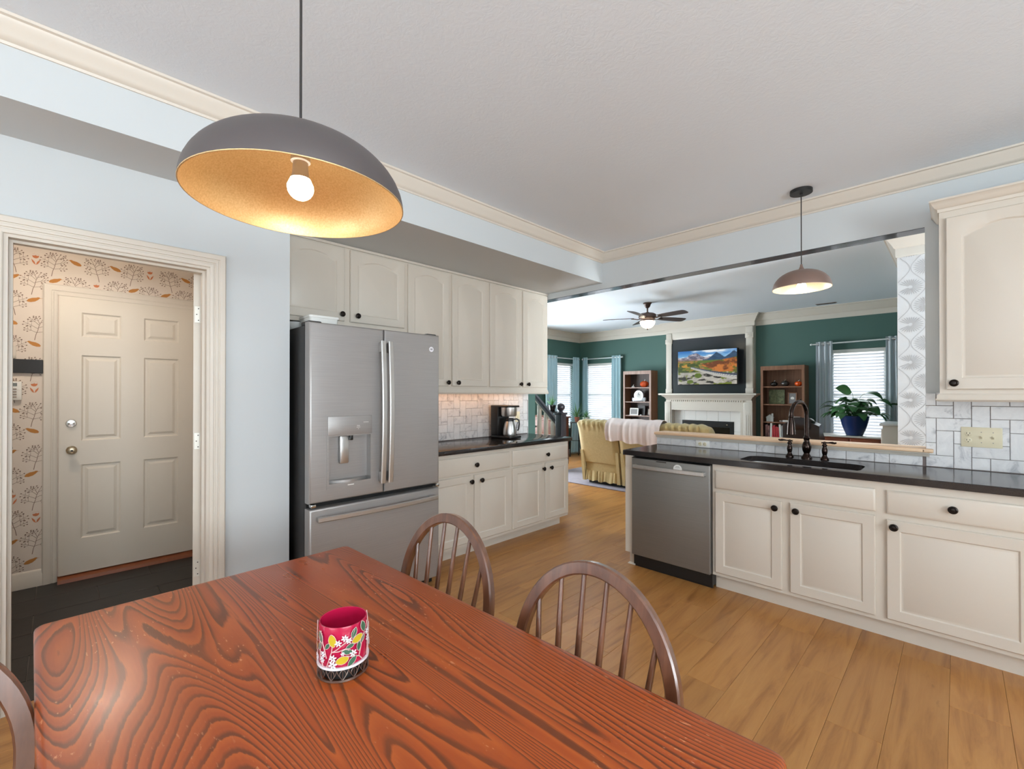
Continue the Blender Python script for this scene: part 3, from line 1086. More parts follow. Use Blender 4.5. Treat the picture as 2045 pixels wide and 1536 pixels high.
# ------------------------------------------------------------------ cabinet parts
def panel_front(to3, u0, u1, v0, v1, d, th, arch=0.0, fw=0.055, groove=0.006):
    """framed cabinet door: to3((u,v), depth); d = back depth, front at d + th (th may be negative)"""
    mb = MB()
    s = 1 if th > 0 else -1
    a0, a1, b0, b1 = u0 + fw, u1 - fw, v0 + fw, v1 - fw - arch
    N = 12 if arch else 0
    inner = [(a0, b0), (a1, b0), (a1, b1)]
    outer = [(u0, v0), (u1, v0), (u1, v1)]
    for k in range(1, N):
        t_ = k / N
        inner.append((a1 + (a0 - a1) * t_, b1 + arch * math.sin(PI * t_)))
        outer.append((u1 + (u0 - u1) * t_, v1))
    inner.append((a0, b1))
    outer.append((u0, v1))
    cu, cv = (u0 + u1) / 2, (v0 + v1) / 2

    def ins(loop, e):
        return [(p[0] + (e if p[0] < cu - 1e-6 else -e if p[0] > cu + 1e-6 else 0), p[1] + (e if p[1] < cv else -e)) for p in loop]
    f = d + th
    ls = [[to3(p, d) for p in outer], [to3(p, f - s * .004) for p in outer], [to3(p, f) for p in ins(outer, .004)],
          [to3(p, f) for p in inner], [to3(p, f - s * groove) for p in ins(inner, .006)], [to3(p, f - s * groove) for p in ins(inner, .012)], [to3(p, f - s * groove * .55) for p in ins(inner, .018)]]
    return mb.loops(ls)


def slab_front(to3, u0, u1, v0, v1, d, th):
    s = 1 if th > 0 else -1
    r = lambda e: [(u0 + e, v0 + e), (u1 - e, v0 + e), (u1 - e, v1 - e), (u0 + e, v1 - e)]
    f = d + th
    return MB().loops([[to3(p, d) for p in r(0)], [to3(p, f - s * .007) for p in r(0)], [to3(p, f - s * .002) for p in r(.006)], [to3(p, f) for p in r(.012)]])


KNOB = [(r_ * 1.14, z_ * 1.05) for r_, z_ in [(.0085, 0), (.0075, .004), (.0058, .008), (.006, .013), (.011, .016), (.0165, .019), (.0175, .0225), (.0165, .026), (.012, .0285), (.0105, .0275), (.009, .030), (.004, .031)]]


def knob(c, axis, parent):
    MB().lathe(KNOB, c, axis, 20).build('knob', 'bronze', parent)


FX = lambda p, d: (d, p[0], p[1])       # fronts facing +x: (y, z), depth x
FY = lambda p, d: (p[0], d, p[1])       # fronts facing -y: (x, z), depth y

# ------------------------------------------------------------------ coffee side: base cabinets
XF = -2.885       # face frame
for nm, y0, y1, dd, label in ((0, 1.955, 2.888, ((2.0, 2.419), (2.451, 2.869)), 'cream base cabinet beside the refrigerator with drawer and two doors'),
                              (1, 2.888, 3.735, ((2.907, 3.315), (3.364, 3.722)), 'cream base cabinet with drawer and two doors at the open end of the coffee counter')):
    c = thing('base_cabinet', label, 'cabinet', (-3.18, (y0 + y1) / 2, 0), 'base cabinets under the coffee counter')
    MB().box(XA + .003, XF, y0, y1, .105, .875).build('body', 'cabinet_paint', c, False)
    MB().box(XA + .003, -2.985, y0, y1 - (.012 if nm else 0), 0, .105).build('toe_kick', 'cabinet_paint', c, False)
    dr = slab_front(FX, dd[0][0], dd[1][1], .70, .842, XF, .018).build('drawer', 'cabinet_paint', c)
    knob((XF + .018, 2.462 if nm == 0 else 3.379, .769), (1, 0, 0), dr)
    for k, (a, b) in enumerate(dd):
        d_ = panel_front(FX, a, b, .133, .684, XF, .018).build('door', 'cabinet_paint', c)
        knob((XF + .018, b - .016 if k == 0 else a + .068 if nm == 0 else a + .070, .634) if k else (XF + .018, b - .012 if nm == 0 else b + .005, .634), (1, 0, 0), d_)
ct = MB().rbox(XA + .002, -2.848, 1.945, 3.765, .876, .914, .004)
tag(ct.build('coffee_countertop', 'black_stone'), 'black stone countertop carrying the coffee maker', 'countertop')

# wall cabinets
XU = -3.20
DZ0, DZ1 = 1.43, 2.425
for nm, y0, y1, zb, dd, label in ((0, .99, 1.992, 1.862, ((1.03, 1.472), (1.517, 1.975)), 'short cream wall cabinet over the refrigerator with two arched doors'),
                                  (1, 1.992, 2.895, 1.36, ((2.009, 2.423), (2.46, 2.876)), 'tall cream wall cabinet next to the refrigerator with arched doors'),
                                  (2, 2.895, 3.775, 1.36, ((2.914, 3.343), (3.376, 3.762)), 'tall cream wall cabinet above the coffee maker with arched doors')):
    c = thing('wall_cabinet', label, 'cabinet', (-3.35, (y0 + y1) / 2, zb), 'wall cabinets under the soffit')
    MB().box(XA + .003, XU, y0, y1, zb + (.0 if nm == 0 else .045), ZS - .002).build('body', 'cabinet_paint', c, False)
    if nm:
        e = .012 if nm == 2 else 0
        MB().loops([[(XU - .012, yy, zb), (XU + .014, yy, zb), (XU + .020, yy, zb + .012), (XU + .012, yy, zb + .026), (XU + .006, yy, zb + .045), (XU - .012, yy, zb + .045)] for yy in (y0, y1 + e * .3)]).build('light_rail', 'cabinet_paint', c)
    MB().box(XU, XU + .012, y0, y1, ZS - .02, ZS - .002).build('top_trim', 'cabinet_paint', c, False)
    za = 1.892 if nm == 0 else DZ0
    for k, (a, b) in enumerate(dd):
        d_ = panel_front(FX, a, b, za, DZ1, XU, .019, arch=.042, fw=.058).build('door', 'cabinet_paint', c)
        kz = 1.94 if nm == 0 else 1.461
        kyy = {0: (1.448, 1.567), 1: (2.405, 2.517), 2: (3.328, 3.441)}[nm][k]
        knob((XU + .019, kyy, kz), (1, 0, 0), d_)

# warm strip lamp under the wall cabinet by the coffee maker
sl = thing('under_cabinet_lamp', 'warm strip lamp under the wall cabinet along the coffee backsplash', 'lamp', (-3.36, 2.9, 1.375))
MB().rbox(-3.40, -3.34, 2.10, 3.66, 1.385, 1.403, .004).build('housing', 'white_plastic', sl)
MB().rbox(-3.392, -3.348, 2.12, 3.64, 1.379, 1.386, .002, 1).build('diffuser', 'strip_glow', sl)
tag(MB().tube([(-3.40, 3.235, 1.394), (-3.445, 3.225, 1.375), (-3.47, 3.225, 1.30), (-3.472, 3.23, 1.20), (-3.482, 3.235, 1.15)], .0022, 6).build('lamp_cable', 'white_plastic'), 'thin white cable running from strip lamp down the backsplash', 'cable')


# ------------------------------------------------------------------ marble tile backsplashes, herringbone
def herringbone(root, to3, u_lo, u_hi, v_lo, v_hi, ou, ov, w, k0, d0, d1, skip=None):
    cache = {}
    g = 0.0011
    i0, i1 = int((u_lo - ou) / w) - 3, int((u_hi - ou) / w) + 3
    j0, j1 = int((v_lo - ov) / w) - 3, int((v_hi - ov) / w) + 3
    for i in range(i0, i1):
        for j in range(j0, j1):
            k = (i + j + k0) % 4
            if k == 0:
                r = [ou + i * w, ou + (i + 2) * w, ov + j * w, ov + (j + 1) * w]
            elif k == 2:
                r = [ou + i * w, ou + (i + 1) * w, ov + j * w, ov + (j + 2) * w]
            else:
                continue
            r = [max(r[0], u_lo), min(r[1], u_hi), max(r[2], v_lo), min(r[3], v_hi)]
            if r[1] - r[0] < .012 or r[3] - r[2] < .012:
                continue
            if skip and skip(r):
                continue
            a, b, c, d = r[0] + g, r[1] - g, r[2] + g, r[3] - g
            e = .0016
            s = 1 if d1 > d0 else -1
            o = MB().loops([[to3(p, d0) for p in ((a, c), (b, c), (b, d), (a, d))], [to3(p, d1 - s * e) for p in ((a, c), (b, c), (b, d), (a, d))],
                            [to3(p, d1) for p in ((a + e, c + e), (b - e, c + e), (b - e, d - e), (a + e, d - e))]], False, True).build('tile', 'marble_tile', root, False)


TW = 0.0755
bs = tag(MB().box(XA + .0005, XA + .006, 1.95, 3.778, .914, 1.40).build('coffee_backsplash', 'grout'), 'marble herringbone tile backsplash behind the coffee maker', 'backsplash')
herringbone(bs, FX, 1.95, 3.777, .916, 1.398, 2.635, 1.1405 - 3 * TW, TW, -3 % 4, XA + .006, XA + .0105)
bs2 = tag(MB().box(-0.142, 0.92, YW - .006, YW - .0005, .914, 1.362).build('sink_backsplash', 'grout'), 'marble herringbone tile backsplash under the wall cabinet beside the pass-through', 'backsplash')
herringbone(bs2, FY, -0.142, 0.92, .916, 1.372, -.095, .9115, TW, 1, YW - .006, YW - .0105)
# single cut row below the ledge
bs3 = tag(MB().box(-1.915, -0.142, YW - .006, YW - .0005, .914, .975).build('ledge_tile_row', 'grout'), 'single row of marble tiles between countertop and wooden ledge', 'backsplash')
xx = -1.914
ws = [.128, .128, .151, .151, .128, .128, .128, .151, .128, .151, .151, .0755, .16]
for w_ in ws:
    x2 = min(xx + w_, -0.1425)
    if x2 - xx > .01:
        MB().rbox(xx + .0011, x2 - .0011, YW - .0105, YW - .006, .916, .974, .0014, 1).build('tile', 'marble_tile', bs3, False)
    xx = x2

# ------------------------------------------------------------------ sink run
YF = 3.215        # face of the sink run cabinets
YT = 3.278        # toe kick
ep = thing('end_panel', 'narrow cream cabinet end panel closing the counter beside the dishwasher', 'cabinet panel', (-1.86, 3.48, 0))
MB().box(-1.895, -1.829, YF - .012, YW - .011, .105, .875).build('panel', 'cabinet_paint', ep, False)
MB().box(-1.88, -1.829, YT - .03, YW - .011, .012, .105).build('toe_kick', 'cabinet_paint', ep, False)
MB().loops([[(x_, y_, 0) for x_, y_ in ((-1.895, YT - .045), (-1.829, YT - .045), (-1.829, YW - .02), (-1.895, YW - .02))], [(x_, y_, .012) for x_, y_ in ((-1.885, YT - .035), (-1.829, YT - .035), (-1.829, YW - .02), (-1.885, YW - .02))]]).build('shoe_moulding', 'cabinet_paint', ep, False)

dw = thing('dishwasher', 'slate grey dishwasher with bar handle between end panel and sink cabinet', 'dishwasher', (-1.52, 3.45, 0))
MB().box(-1.826, -1.220, YF + .0, YW - .03, .02, .868).build('tub', 'black_plastic', dw, False)
MB().rbox(-1.825, -1.222, 3.178, YF, .105, .862, .006, 3).build('door', 'slate_steel_x', dw)
MB().rbox(-1.82, -1.226, 3.170, 3.2, .8625, .866, .001, 1).build('control_strip', 'black_gloss', dw, False)
MB().box(-1.822, -1.225, 3.232, 3.25, .0, .104).build('kick_plate', 'black_plastic', dw, False)
hb = []
for k in range(17):
    t_ = k / 16
    hb.append((-1.795 + .545 * t_, 3.146 - .012 * math.sin(PI * t_), .800))
hd = MB().band(hb, (0, 1, 0), .030, .012, .004).build('handle', 'bright_steel', dw)
for x_ in (-1.785, -1.262):
    MB().rbox(x_ - .012, x_ + .012, 3.15, 3.179, .786, .814, .004).build('handle_mount', 'bright_steel', hd)
vt = MB().rbox(-1.62, -1.54, 3.1765, 3.179, .846, .853, .001, 1).build('vent_slot', 'slot_dark', dw, False)
stk = MB().lathe([(.033, 0), (.033, .0008)], (-1.452, 3.178, .812), (0, -1, 0), 28).build('sticker', 'paper_white', dw)
for a, b, zz in ((-.018, .018, .824), (-.012, .012, .832), (-.012, .012, .795), (-.018, .018, .789)):
    MB().box(-1.452 + a, -1.452 + b, 3.1766, 3.1772, zz - .0014, zz + .0014).build('print_line', 'stone_grey', stk, False)


def base_unit(name, label, x0, x1, cols, knobs_d, false_front, group=None):
    c = thing(name, label, 'cabinet', ((x0 + x1) / 2, 3.48, 0), group)
    if OPEN_TOP:
        R4 = lambda e, z_: [(x0 + e, YF + e, z_), (x1 - e, YF + e, z_), (x1 - e, YW - .011 - e, z_), (x0 + e, YW - .011 - e, z_)]
        MB().loops([R4(.018, .123), R4(.018, .875), R4(0, .875), R4(0, .105)]).build('body', 'cabinet_paint', c, False)
    else:
        MB().box(x0, x1, YF, YW - .011, .105, .875).build('body', 'cabinet_paint', c, False)
    MB().box(x0, x1, YT, YW - .02, 0, .105).build('toe_kick', 'cabinet_paint', c, False)
    return c


OPEN_TOP = True
c = base_unit('sink_cabinet', 'cream sink cabinet with plain false front and two doors', -1.218, -.306, 2, None, True)
slab_front(FY, -1.195, -.329, .708, .832, YF, -.018).build('false_front', 'cabinet_paint', c)
for a, b, kx_ in ((-1.195, -.789, -.823), (-.744, -.330, -.708)):
    d_ = panel_front(FY, a, b, .130, .684, YF, -.018).build('door', 'cabinet_paint', c)
    knob((kx_, YF - .018, .641), (0, -1, 0), d_)
OPEN_TOP = False
c = base_unit('drawer_cabinet', 'wide cream base cabinet with drawer above door under the bare counter', -.306, .92, 2, None, False)
for a, b, kd, kx_ in ((-.281, .262, -.020, -.249), (.31, .90, .60, .345)):
    d_ = slab_front(FY, a, b, .704, .832, YF, -.018).build('drawer', 'cabinet_paint', c)
    knob((kd, YF - .018, .774), (0, -1, 0), d_)
    d_ = panel_front(FY, a, b, .130, .672, YF, -.018).build('door', 'cabinet_paint', c)
    knob((kx_, YF - .018, .638), (0, -1, 0), d_)


# counter with a sink cut-out
def rrect(x0, x1, y0, y1, r, n=6):
    pts = []
    for cx, cy, a0 in ((x1 - r, y0 + r, -PI / 2), (x1 - r, y1 - r, 0), (x0 + r, y1 - r, PI / 2), (x0 + r, y0 + r, PI)):
        for k in range(n + 1):
            a = a0 + PI / 2 * k / n
            pts.append((cx + r * math.cos(a), cy + r * math.sin(a)))
    return pts


SX0, SX1, SY0, SY1 = -1.068, -.405, 3.238, 3.562
inner = rrect(SX0, SX1, SY0, SY1, .085, 6)
CX0, CX1, CY0, CY1 = -1.912, .92, 3.184, YW - .0005
R_ = .012
outer = rrect(CX0, CX1, CY0, CY1, R_, 6)
ls = [[(x_, y_, .876) for x_, y_ in inner], [(x_, y_, .876) for x_, y_ in outer], [(x_, y_, .910) for x_, y_ in outer],
      [(x_ + (.004 if x_ < -.5 else -.004), y_ + (.004 if y_ < 3.5 else -.004), .914) for x_, y_ in outer],
      [(x_, y_, .914) for x_, y_ in inner]]
ls.append([(x_, y_, .876) for x_, y_ in inner])
tag(MB().loops(ls, False, False).build('sink_countertop', 'black_stone', angle=30), 'black stone countertop with undermount sink cut-out', 'countertop')
sk = thing('kitchen_sink', 'undermount stainless sink below the black faucet', 'sink', (-.737, 3.40, .69))
o_ = rrect(SX0 - .006, SX1 + .006, SY0 - .006, SY1 + .006, .09)
i_ = rrect(SX0 + .012, SX1 - .012, SY0 + .012, SY1 - .012, .08)
MB().loops([[(x_, y_, .875) for x_, y_ in rrect(SX0 - .02, SX1 + .02, SY0 - .015, SY1 + .02, .1)], [(x_, y_, .872) for x_, y_ in rrect(SX0 - .02, SX1 + .02, SY0 - .015, SY1 + .02, .1)], [(x_, y_, .70) for x_, y_ in o_], [(x_, y_, .69) for x_, y_ in i_]], False, True).build('basin_shell', 'sink_steel', sk)
MB().loops([[(x_, y_, .8745) for x_, y_ in o_], [(x_, y_, .72) for x_, y_ in i_], [(x_, y_, .704) for x_, y_ in rrect(SX0 + .04, SX1 - .04, SY0 + .04, SY1 - .04, .06)]], False, True).build('basin', 'sink_steel', sk, fix=False)
MB().lathe([(.042, .7045), (.042, .707), (.034, .707), (.03, .705)], (-.737, 3.42, 0)).build('drain', 'chrome', sk)

# faucet, three posts on the counter
fa = thing('kitchen_faucet', 'dark bronze gooseneck faucet with pull-down spray head behind the sink', 'faucet', (-.749, 3.668, .914))
fz = .9145
MB().lathe([(.033, 0), (.033, .006), (.028, .012), (.024, .018), (.018, .030), (.0175, .036), (.022, .044), (.0265, .058), (.0285, .076), (.0265, .094), (.020, .110), (.0165, .122), (.018, .130), (.0215, .136), (.0215, .142), (.0165, .148), (.0135, .156)], (-.749, 3.668, fz)).build('base', 'faucet_bronze', fa)
gz = fz + .15
pts = [(-.749, 3.668, gz), (-.749, 3.668, 1.215)]
R = .092
dx_, dy_ = -.30, -.95
for k in range(1, 15):
    a = PI * k / 14 * 1.02
    rr = R * (1 - math.cos(a))
    pts.append((-.749 + dx_ * rr * .98, 3.668 + dy_ * rr * .98, 1.215 + R * math.sin(a)))
ex, ey, ez = pts[-1]
MB().tube(pts, .0125, 14).build('spout', 'faucet_bronze', fa)
MB().lathe([(.0125, .004), (.0145, 0), (.0145, -.010), (.013, -.012), (.0165, -.03), (.021, -.055), (.0235, -.085), (.0255, -.118), (.0262, -.126), (.022, -.129), (.014, -.127)], (ex, ey, ez + .004)).build('spray_head', 'faucet_bronze', fa)
HP = [(.025, 0), (.025, .006), (.019, .014), (.0145, .022), (.0125, .030), (.016, .044), (.0175, .058), (.0155, .072), (.011, .084), (.0115, .090), (.0155, .094), (.0155, .099), (.010, .104), (.0075, .112), (.0085, .117), (.004, .122)]
for x_, sgn, lab in ((-.853, -1, 'a'), (-.645, 1, 'b')):
    hv = MB().lathe(HP, (x_, 3.671, fz), n=20).build('handle_post', 'faucet_bronze', fa)
    MB().tube([(x_ - sgn * .018, 3.671, fz + .113), (x_ - sgn * .012, 3.671, fz + .113), (x_, 3.671, fz + .114), (x_ + sgn * .02, 3.668, fz + .115), (x_ + sgn * .034, 3.665, fz + .117), (x_ + sgn * .046, 3.663, fz + .117), (x_ + sgn * .058, 3.661, fz + .115), (x_ + sgn * .066, 3.660, fz + .118), (x_ + sgn * .069, 3.660, fz + .119)],
              [.006, .0045, .0055, .0042, .0058, .008, .0062, .0055, .002], 10).build('lever', 'faucet_bronze', hv)

# wooden ledge on the half wall
lg = thing('pass_through_ledge', 'pale varnished wooden ledge capping the half wall behind the sink', 'ledge', (-1.0, 3.83, .975))
MB().rbox(-1.925, -.1425, YW - .045, YW + .155, 1.0, 1.024, .007, 3).build('board', 'ledge_wood', lg)
MB().loops([[(x_, YW - .011, .975), (x_, YW - .022, .975), (x_, YW - .026, .985), (x_, YW - .036, .996), (x_, YW - .036, 1.0), (x_, YW - .011, 1.0)] for x_ in (-1.915, -.125)]).build('apron', 'cabinet_paint', lg)
MB().rbox(-.16, -.107, YW - .045, YW - .0115, 1.0, 1.024, .006, 3).build('board_horn', 'ledge_wood', lg)


def outlet_plate(name, label, cat, x0, x1, z0, z1, y, mat):
    t = thing(name, label, cat, ((x0 + x1) / 2, y, z0))
    MB().rbox(x0, x1, y - .006, y, z0, z1, .002, 2).build('plate', mat, t)
    return t


def duplex(parent, cx, cz, y, horiz=False, s=1.0):
    for k in (-1, 1):
        ox, oz = (cx + k * .0195 * s, cz) if horiz else (cx, cz + k * .0195 * s)
        r = MB().lathe([(.0165 * s, 0), (.0165 * s, .002), (.0155 * s, .0026)], (ox, y, oz), (0, -1, 0), 20).build('socket', 'almond_plastic', parent)
        for u, v, a, b in ((-.0065, .003, .0011, .0042), (.0065, .003, .0011, .0036)):
            if horiz:
                u, v, a, b = v, u, b, a
            MB().box(ox + (u - a) * s, ox + (u + a) * s, y - .0032, y - .002, oz + (v - b) * s, oz + (v + b) * s).build('slot', 'slot_dark', r, False)
        gx, gz_ = (ox - .008 * s, oz) if horiz else (ox, oz - .008 * s)
        MB().lathe([(.0026 * s, .0018), (.0026 * s, .0032)], (gx, y, gz_), (0, -1, 0), 10).build('ground_hole', 'slot_dark', r)


sw = outlet_plate('switch_plate', 'almond three-gang plate with outlet and two toggle switches', 'switch plate', .012, .179, 1.05, 1.166, YW - .0105, 'almond_plastic')
duplex(sw, .042, 1.108, YW - .0165)
for x_ in (.0955, .1425):
    s_ = MB().rbox(x_ - .005, x_ + .005, YW - .018, YW - .0165, 1.096, 1.120, .0006, 1).build('toggle_frame', 'almond_plastic', sw)
    MB().loops([[(x_ - .0036, YW - .018, 1.100), (x_ + .0036, YW - .018, 1.100), (x_ + .0036, YW - .018, 1.112), (x_ - .0036, YW - .018, 1.112)], [(x_ - .003, YW - .030, 1.111), (x_ + .003, YW - .030, 1.111), (x_ + .003, YW - .028, 1.117), (x_ - .003, YW - .028, 1.117)]]).build('toggle', 'almond_plastic', s_)
    for zz in (1.078, 1.138):
        MB().lathe([(.0026, 0), (.002, .001)], (x_, YW - .0165, zz), (0, -1, 0), 10).build('screw', 'stone_grey', sw)
ol = outlet_plate('outlet_plate', 'white duplex outlet set sideways in the tile row under the ledge', 'outlet', -1.562, -1.45, .916, .974, YW - .0105, 'white_plastic')
duplex(ol, -1.506, .945, YW - .0165, True, .95)
ol2 = thing('light_switch', 'almond switch plate on the backsplash behind the coffee maker carafe', 'switch plate', (XA, 3.60, 1.06))
MB().rbox(XA + .0105, XA + .016, 3.565, 3.635, 1.05, 1.165, .002).build('plate', 'almond_plastic', ol2)
MB().rbox(XA + .016, XA + .022, 3.595, 3.605, 1.095, 1.12, .001, 1).build('toggle', 'almond_plastic', ol2)

# wall cabinet right of the pass-through
YU = 3.475
c = thing('wall_cabinet', 'cream wall cabinet with crown and arched doors right of the pass-through opening', 'cabinet', (.4, 3.62, 1.31))
MB().box(-.072, .92, YU, YW - .003, 1.36, 2.39).build('body', 'cabinet_paint', c, False)
for a, b in ((-.045, .41), (.455, .90)):
    d_ = panel_front(FY, a, b, 1.385, 2.335, YU, -.019, arch=.05, fw=.060).build('door', 'cabinet_paint', c)
    knob((a + .030 if a < 0 else b - .03, YU - .019, 1.42), (0, -1, 0), d_)
cr = [(0, 2.375), (.006, 2.375), (.008, 2.392), (.018, 2.398), (.026, 2.412), (.034, 2.428), (.040, 2.432), (.040, 2.442), (0, 2.442)]
MB().offset_sweep([(-.072, YW - .003), (-.072, YU), (.92, YU)], [(a, b) for a, b in cr], XY).build('crown', 'cabinet_paint', c)
rl = [(0, 1.318), (.010, 1.318), (.018, 1.328), (.012, 1.338), (.012, 1.35), (.004, 1.362), (0, 1.362)]
MB().offset_sweep([(-.072, YW - .003), (-.072, YU), (.92, YU)], rl, XY).build('light_rail', 'cabinet_paint', c)
MB().box(-.071, .92, YU + .001, YW - .003, 1.335, 1.36).build('rail_backing', 'cabinet_paint', c, False)


# ------------------------------------------------------------------ refrigerator
fr = thing('refrigerator', 'slate grey french-door refrigerator with water dispenser', 'refrigerator', (-3.05, 1.472, 0))
FXF = -2.648
MB().rbox(XA + .04, -2.725, 1.018, 1.928, .03, 1.765, .006).build('cabinet', 'fridge_side', fr)
MB().box(XA + .1, -2.72, 1.03, 1.916, 0, .03).build('base_grille', 'gasket_black', fr, False)
MB().box(-2.726, -2.712, 1.03, 1.918, .06, 1.755).build('gasket', 'gasket_black', fr, False)


def fridge_front(name, y0, y1, z0, z1, hole=None):
    """door slab with softly rounded front edges, optionally with a recessed niche"""
    N = 7

    def rect(e, x_):
        return [(x_, y0 + e, z0 + e), (x_, y1 - e, z0 + e), (x_, y1 - e, z1 - e), (x_, y0 + e, z1 - e)]
    ls = [rect(0, -2.712), rect(0, FXF - .016)]
    for k in range(1, N):
        a = PI / 2 * k / (N - 1)
        ls.append(rect(.014 * (1 - math.cos(a)), FXF - .016 + .016 * math.sin(a)))
    if hole:
        h0, h1, k0, k1 = hole
        hr = lambda x_: [(x_, h0, k0), (x_, h1, k0), (x_, h1, k1), (x_, h0, k1)]
        ls += [hr(FXF), hr(FXF - .055)]
    return MB().loops(ls).build(name, 'slate_steel', fr)


SPL = 1.492
dl = fridge_front('door', 1.016, SPL - .002, .722, 1.78, (1.128, 1.398, .822, 1.108))
dr = fridge_front('door', SPL + .002, 1.930, .722, 1.78)
fd = fridge_front('freezer_drawer', 1.016, 1.930, .055, .69)
for o_, y_, sg in ((dl, SPL - .026, -1), (dr, SPL + .026, 1)):
    pts = []
    for k in range(19):
        t_ = k / 18
        pts.append((FXF + .036 + .020 * math.sin(PI * t_), y_, .79 + .91 * t_))
    h_ = MB().band(pts, (1, 0, 0), .034, .016, .005).build('handle', 'bright_steel', o_)
    for zz in (.83, 1.66):
        MB().rbox(FXF, FXF + .040, y_ - .014, y_ + .014, zz - .032, zz + .032, .005).build('handle_mount', 'slate_steel', h_)
pts = []
for k in range(19):
    t_ = k / 18
    pts.append((FXF + .034 + .022 * math.sin(PI * t_), 1.055 + .835 * t_, .632))
h_ = MB().band(pts, (1, 0, 0), .030, .016, .005).build('handle', 'bright_steel_y', fd)
for y_ in (1.085, 1.86):
    MB().rbox(FXF, FXF + .040, y_ - .028, y_ + .028, .618, .646, .005).build('handle_mount', 'slate_steel', h_)
# dispenser
dp = MB().rbox(FXF - .002, FXF + .006, 1.122, 1.404, 1.112, 1.226, .003).build('dispenser_panel', 'slate_steel', dl)
for a, b, zz in ((1.302, 1.322, 1.165), (1.300, 1.324, 1.155), (1.309, 1.315, 1.145), (1.345, 1.38, 1.185)):
    MB().box(FXF + .006, FXF + .0066, a, b, zz - .0015, zz + .0015).build('icon', 'white_plastic', dp, False)
MB().rbox(FXF - .045, FXF - .028, 1.212, 1.268, .935, 1.104, .005).build('dispenser_paddle', 'bright_steel', dl)
MB().rbox(FXF - .04, FXF - .012, 1.268, 1.288, 1.075, 1.112, .004).build('dispenser_nozzle', 'black_plastic', dl)
MB().loops([[(FXF - .055, 1.128, z_)] + [(FXF - .052 + .060 * math.sin(PI * k / 12), 1.128 + .27 * k / 12, z_) for k in range(13)] + [(FXF - .055, 1.398, z_)] for z_ in (.822, .838)]).build('drip_tray', 'slate_steel', dl)
MB().shell_holes([1.116, 1.41], [.794, 1.114], [(1.130, 1.396, .824, 1.106)], FX, FXF - .002, FXF + .003).build('niche_frame', 'slate_steel', dl, False)
MB().box(FXF + .003, FXF + .0035, 1.245, 1.285, .803, .809).build('lettering_strip', 'white_plastic', dl, False)
# round monogram emblem
em = MB().lathe([(.018, 0), (.018, .002), (.0155, .0026), (.0155, .0008), (.001, .0008)], (FXF, 1.859, 1.676), (1, 0, 0), 28).build('emblem', 'enamel_white', dr)
vs_, fs_ = text_mesh('GE', .017, .0008)
mb = MB()
mb.add([(FXF + .0018 + v.z, 1.859 + v.x, 1.676 + v.y) for v in vs_], fs_)
mb.build('emblem_letters', 'slot_dark', em, False)
for y0_, y1_ in ((1.022, 1.10), (1.845, 1.925)):
    MB().rbox(-2.79, -2.68, y0_, y1_, 1.7655, 1.79, .006).build('hinge_cover', 'fridge_side', fr)
for y_ in (1.03, 1.905):
    MB().rbox(-2.70, -2.655, y_, y_ + .03, .696, .716, .004).build('hinge_bracket', 'chrome', fr)

# white boxes kept on top of the refrigerator
t = thing('storage_tray', 'flat white lidded tray lying on the refrigerator top', 'tray', (-2.90, 1.12, 1.791))
MB().loops([[(x_, y_, 1.766) for x_, y_ in rrect(-2.97, -2.81, 1.09, 1.25, .02, 3)], [(x_, y_, 1.832) for x_, y_ in rrect(-2.98, -2.80, 1.08, 1.26, .02, 3)]]).build('tray', 'white_plastic', t)
MB().loops([[(x_, y_, 1.832) for x_, y_ in rrect(-2.985, -2.795, 1.075, 1.265, .02, 3)], [(x_, y_, 1.845) for x_, y_ in rrect(-2.985, -2.795, 1.075, 1.265, .02, 3)]]).build('lid', 'white_plastic', t)
tag(MB().lathe([(.04, 0), (.05, .006), (.075, .045), (.080, .058), (.076, .059), (.046, .012), (.001, .010)], (-3.08, 1.105, 1.766), n=28).build('white_bowl', 'ceramic_white'), 'round white bowl on the refrigerator top behind the tray', 'bowl')

# ------------------------------------------------------------------ coffee maker
cm = thing('coffee_maker', 'black coffee maker with steel thermal carafe', 'coffee maker', (-3.24, 3.22, .914))
bx, by = -3.30, 3.22
MB().rbox(-3.42, -3.14, 3.135, 3.305, .915, .938, .008).build('base', 'black_plastic', cm)
MB().rbox(-3.42, -3.315, 3.135, 3.305, .938, 1.235, .012).build('tower', 'black_plastic', cm)
MB().rbox(-3.42, -3.165, 3.135, 3.305, 1.225, 1.245, .008).build('lid', 'black_plastic', cm)
MB().lathe([(.072, 1.135), (.080, 1.15), (.082, 1.225)], (-3.235, 3.22, 0), n=28).build('filter_basket', 'bright_steel', cm)
ca = MB().lathe([(.060, .939), (.064, .945), (.066, .96), (.064, 1.0), (.057, 1.04), (.047, 1.072), (.043, 1.085)], (-3.228, 3.22, 0), n=32).build('carafe', 'bright_steel', cm)
MB().lathe([(.045, 1.085), (.046, 1.105), (.040, 1.116), (.001, 1.118)], (-3.228, 3.22, 0), n=28).build('carafe_lid', 'black_plastic', ca)
MB().band([(-3.19, 3.245, 1.104), (-3.165, 3.262, 1.108), (-3.148, 3.275, 1.095), (-3.145, 3.277, 1.06), (-3.150, 3.273, 1.01), (-3.158, 3.267, .99)], (-.6, .8, 0), .014, .020, .003).build('carafe_handle', 'black_plastic', ca)
tag(MB().tube([(-3.42, 3.29, .93), (-3.44, 3.34, .919), (-3.40, 3.42, .9185), (-3.36, 3.47, .9185), (-3.40, 3.52, .9185), (-3.455, 3.55, .925), (-3.478, 3.59, 1.02), (-3.478, 3.60, 1.05)], .0034, 8).build('power_cord', 'black_plastic'), 'black power cord of the coffee maker lying on the counter', 'cord')

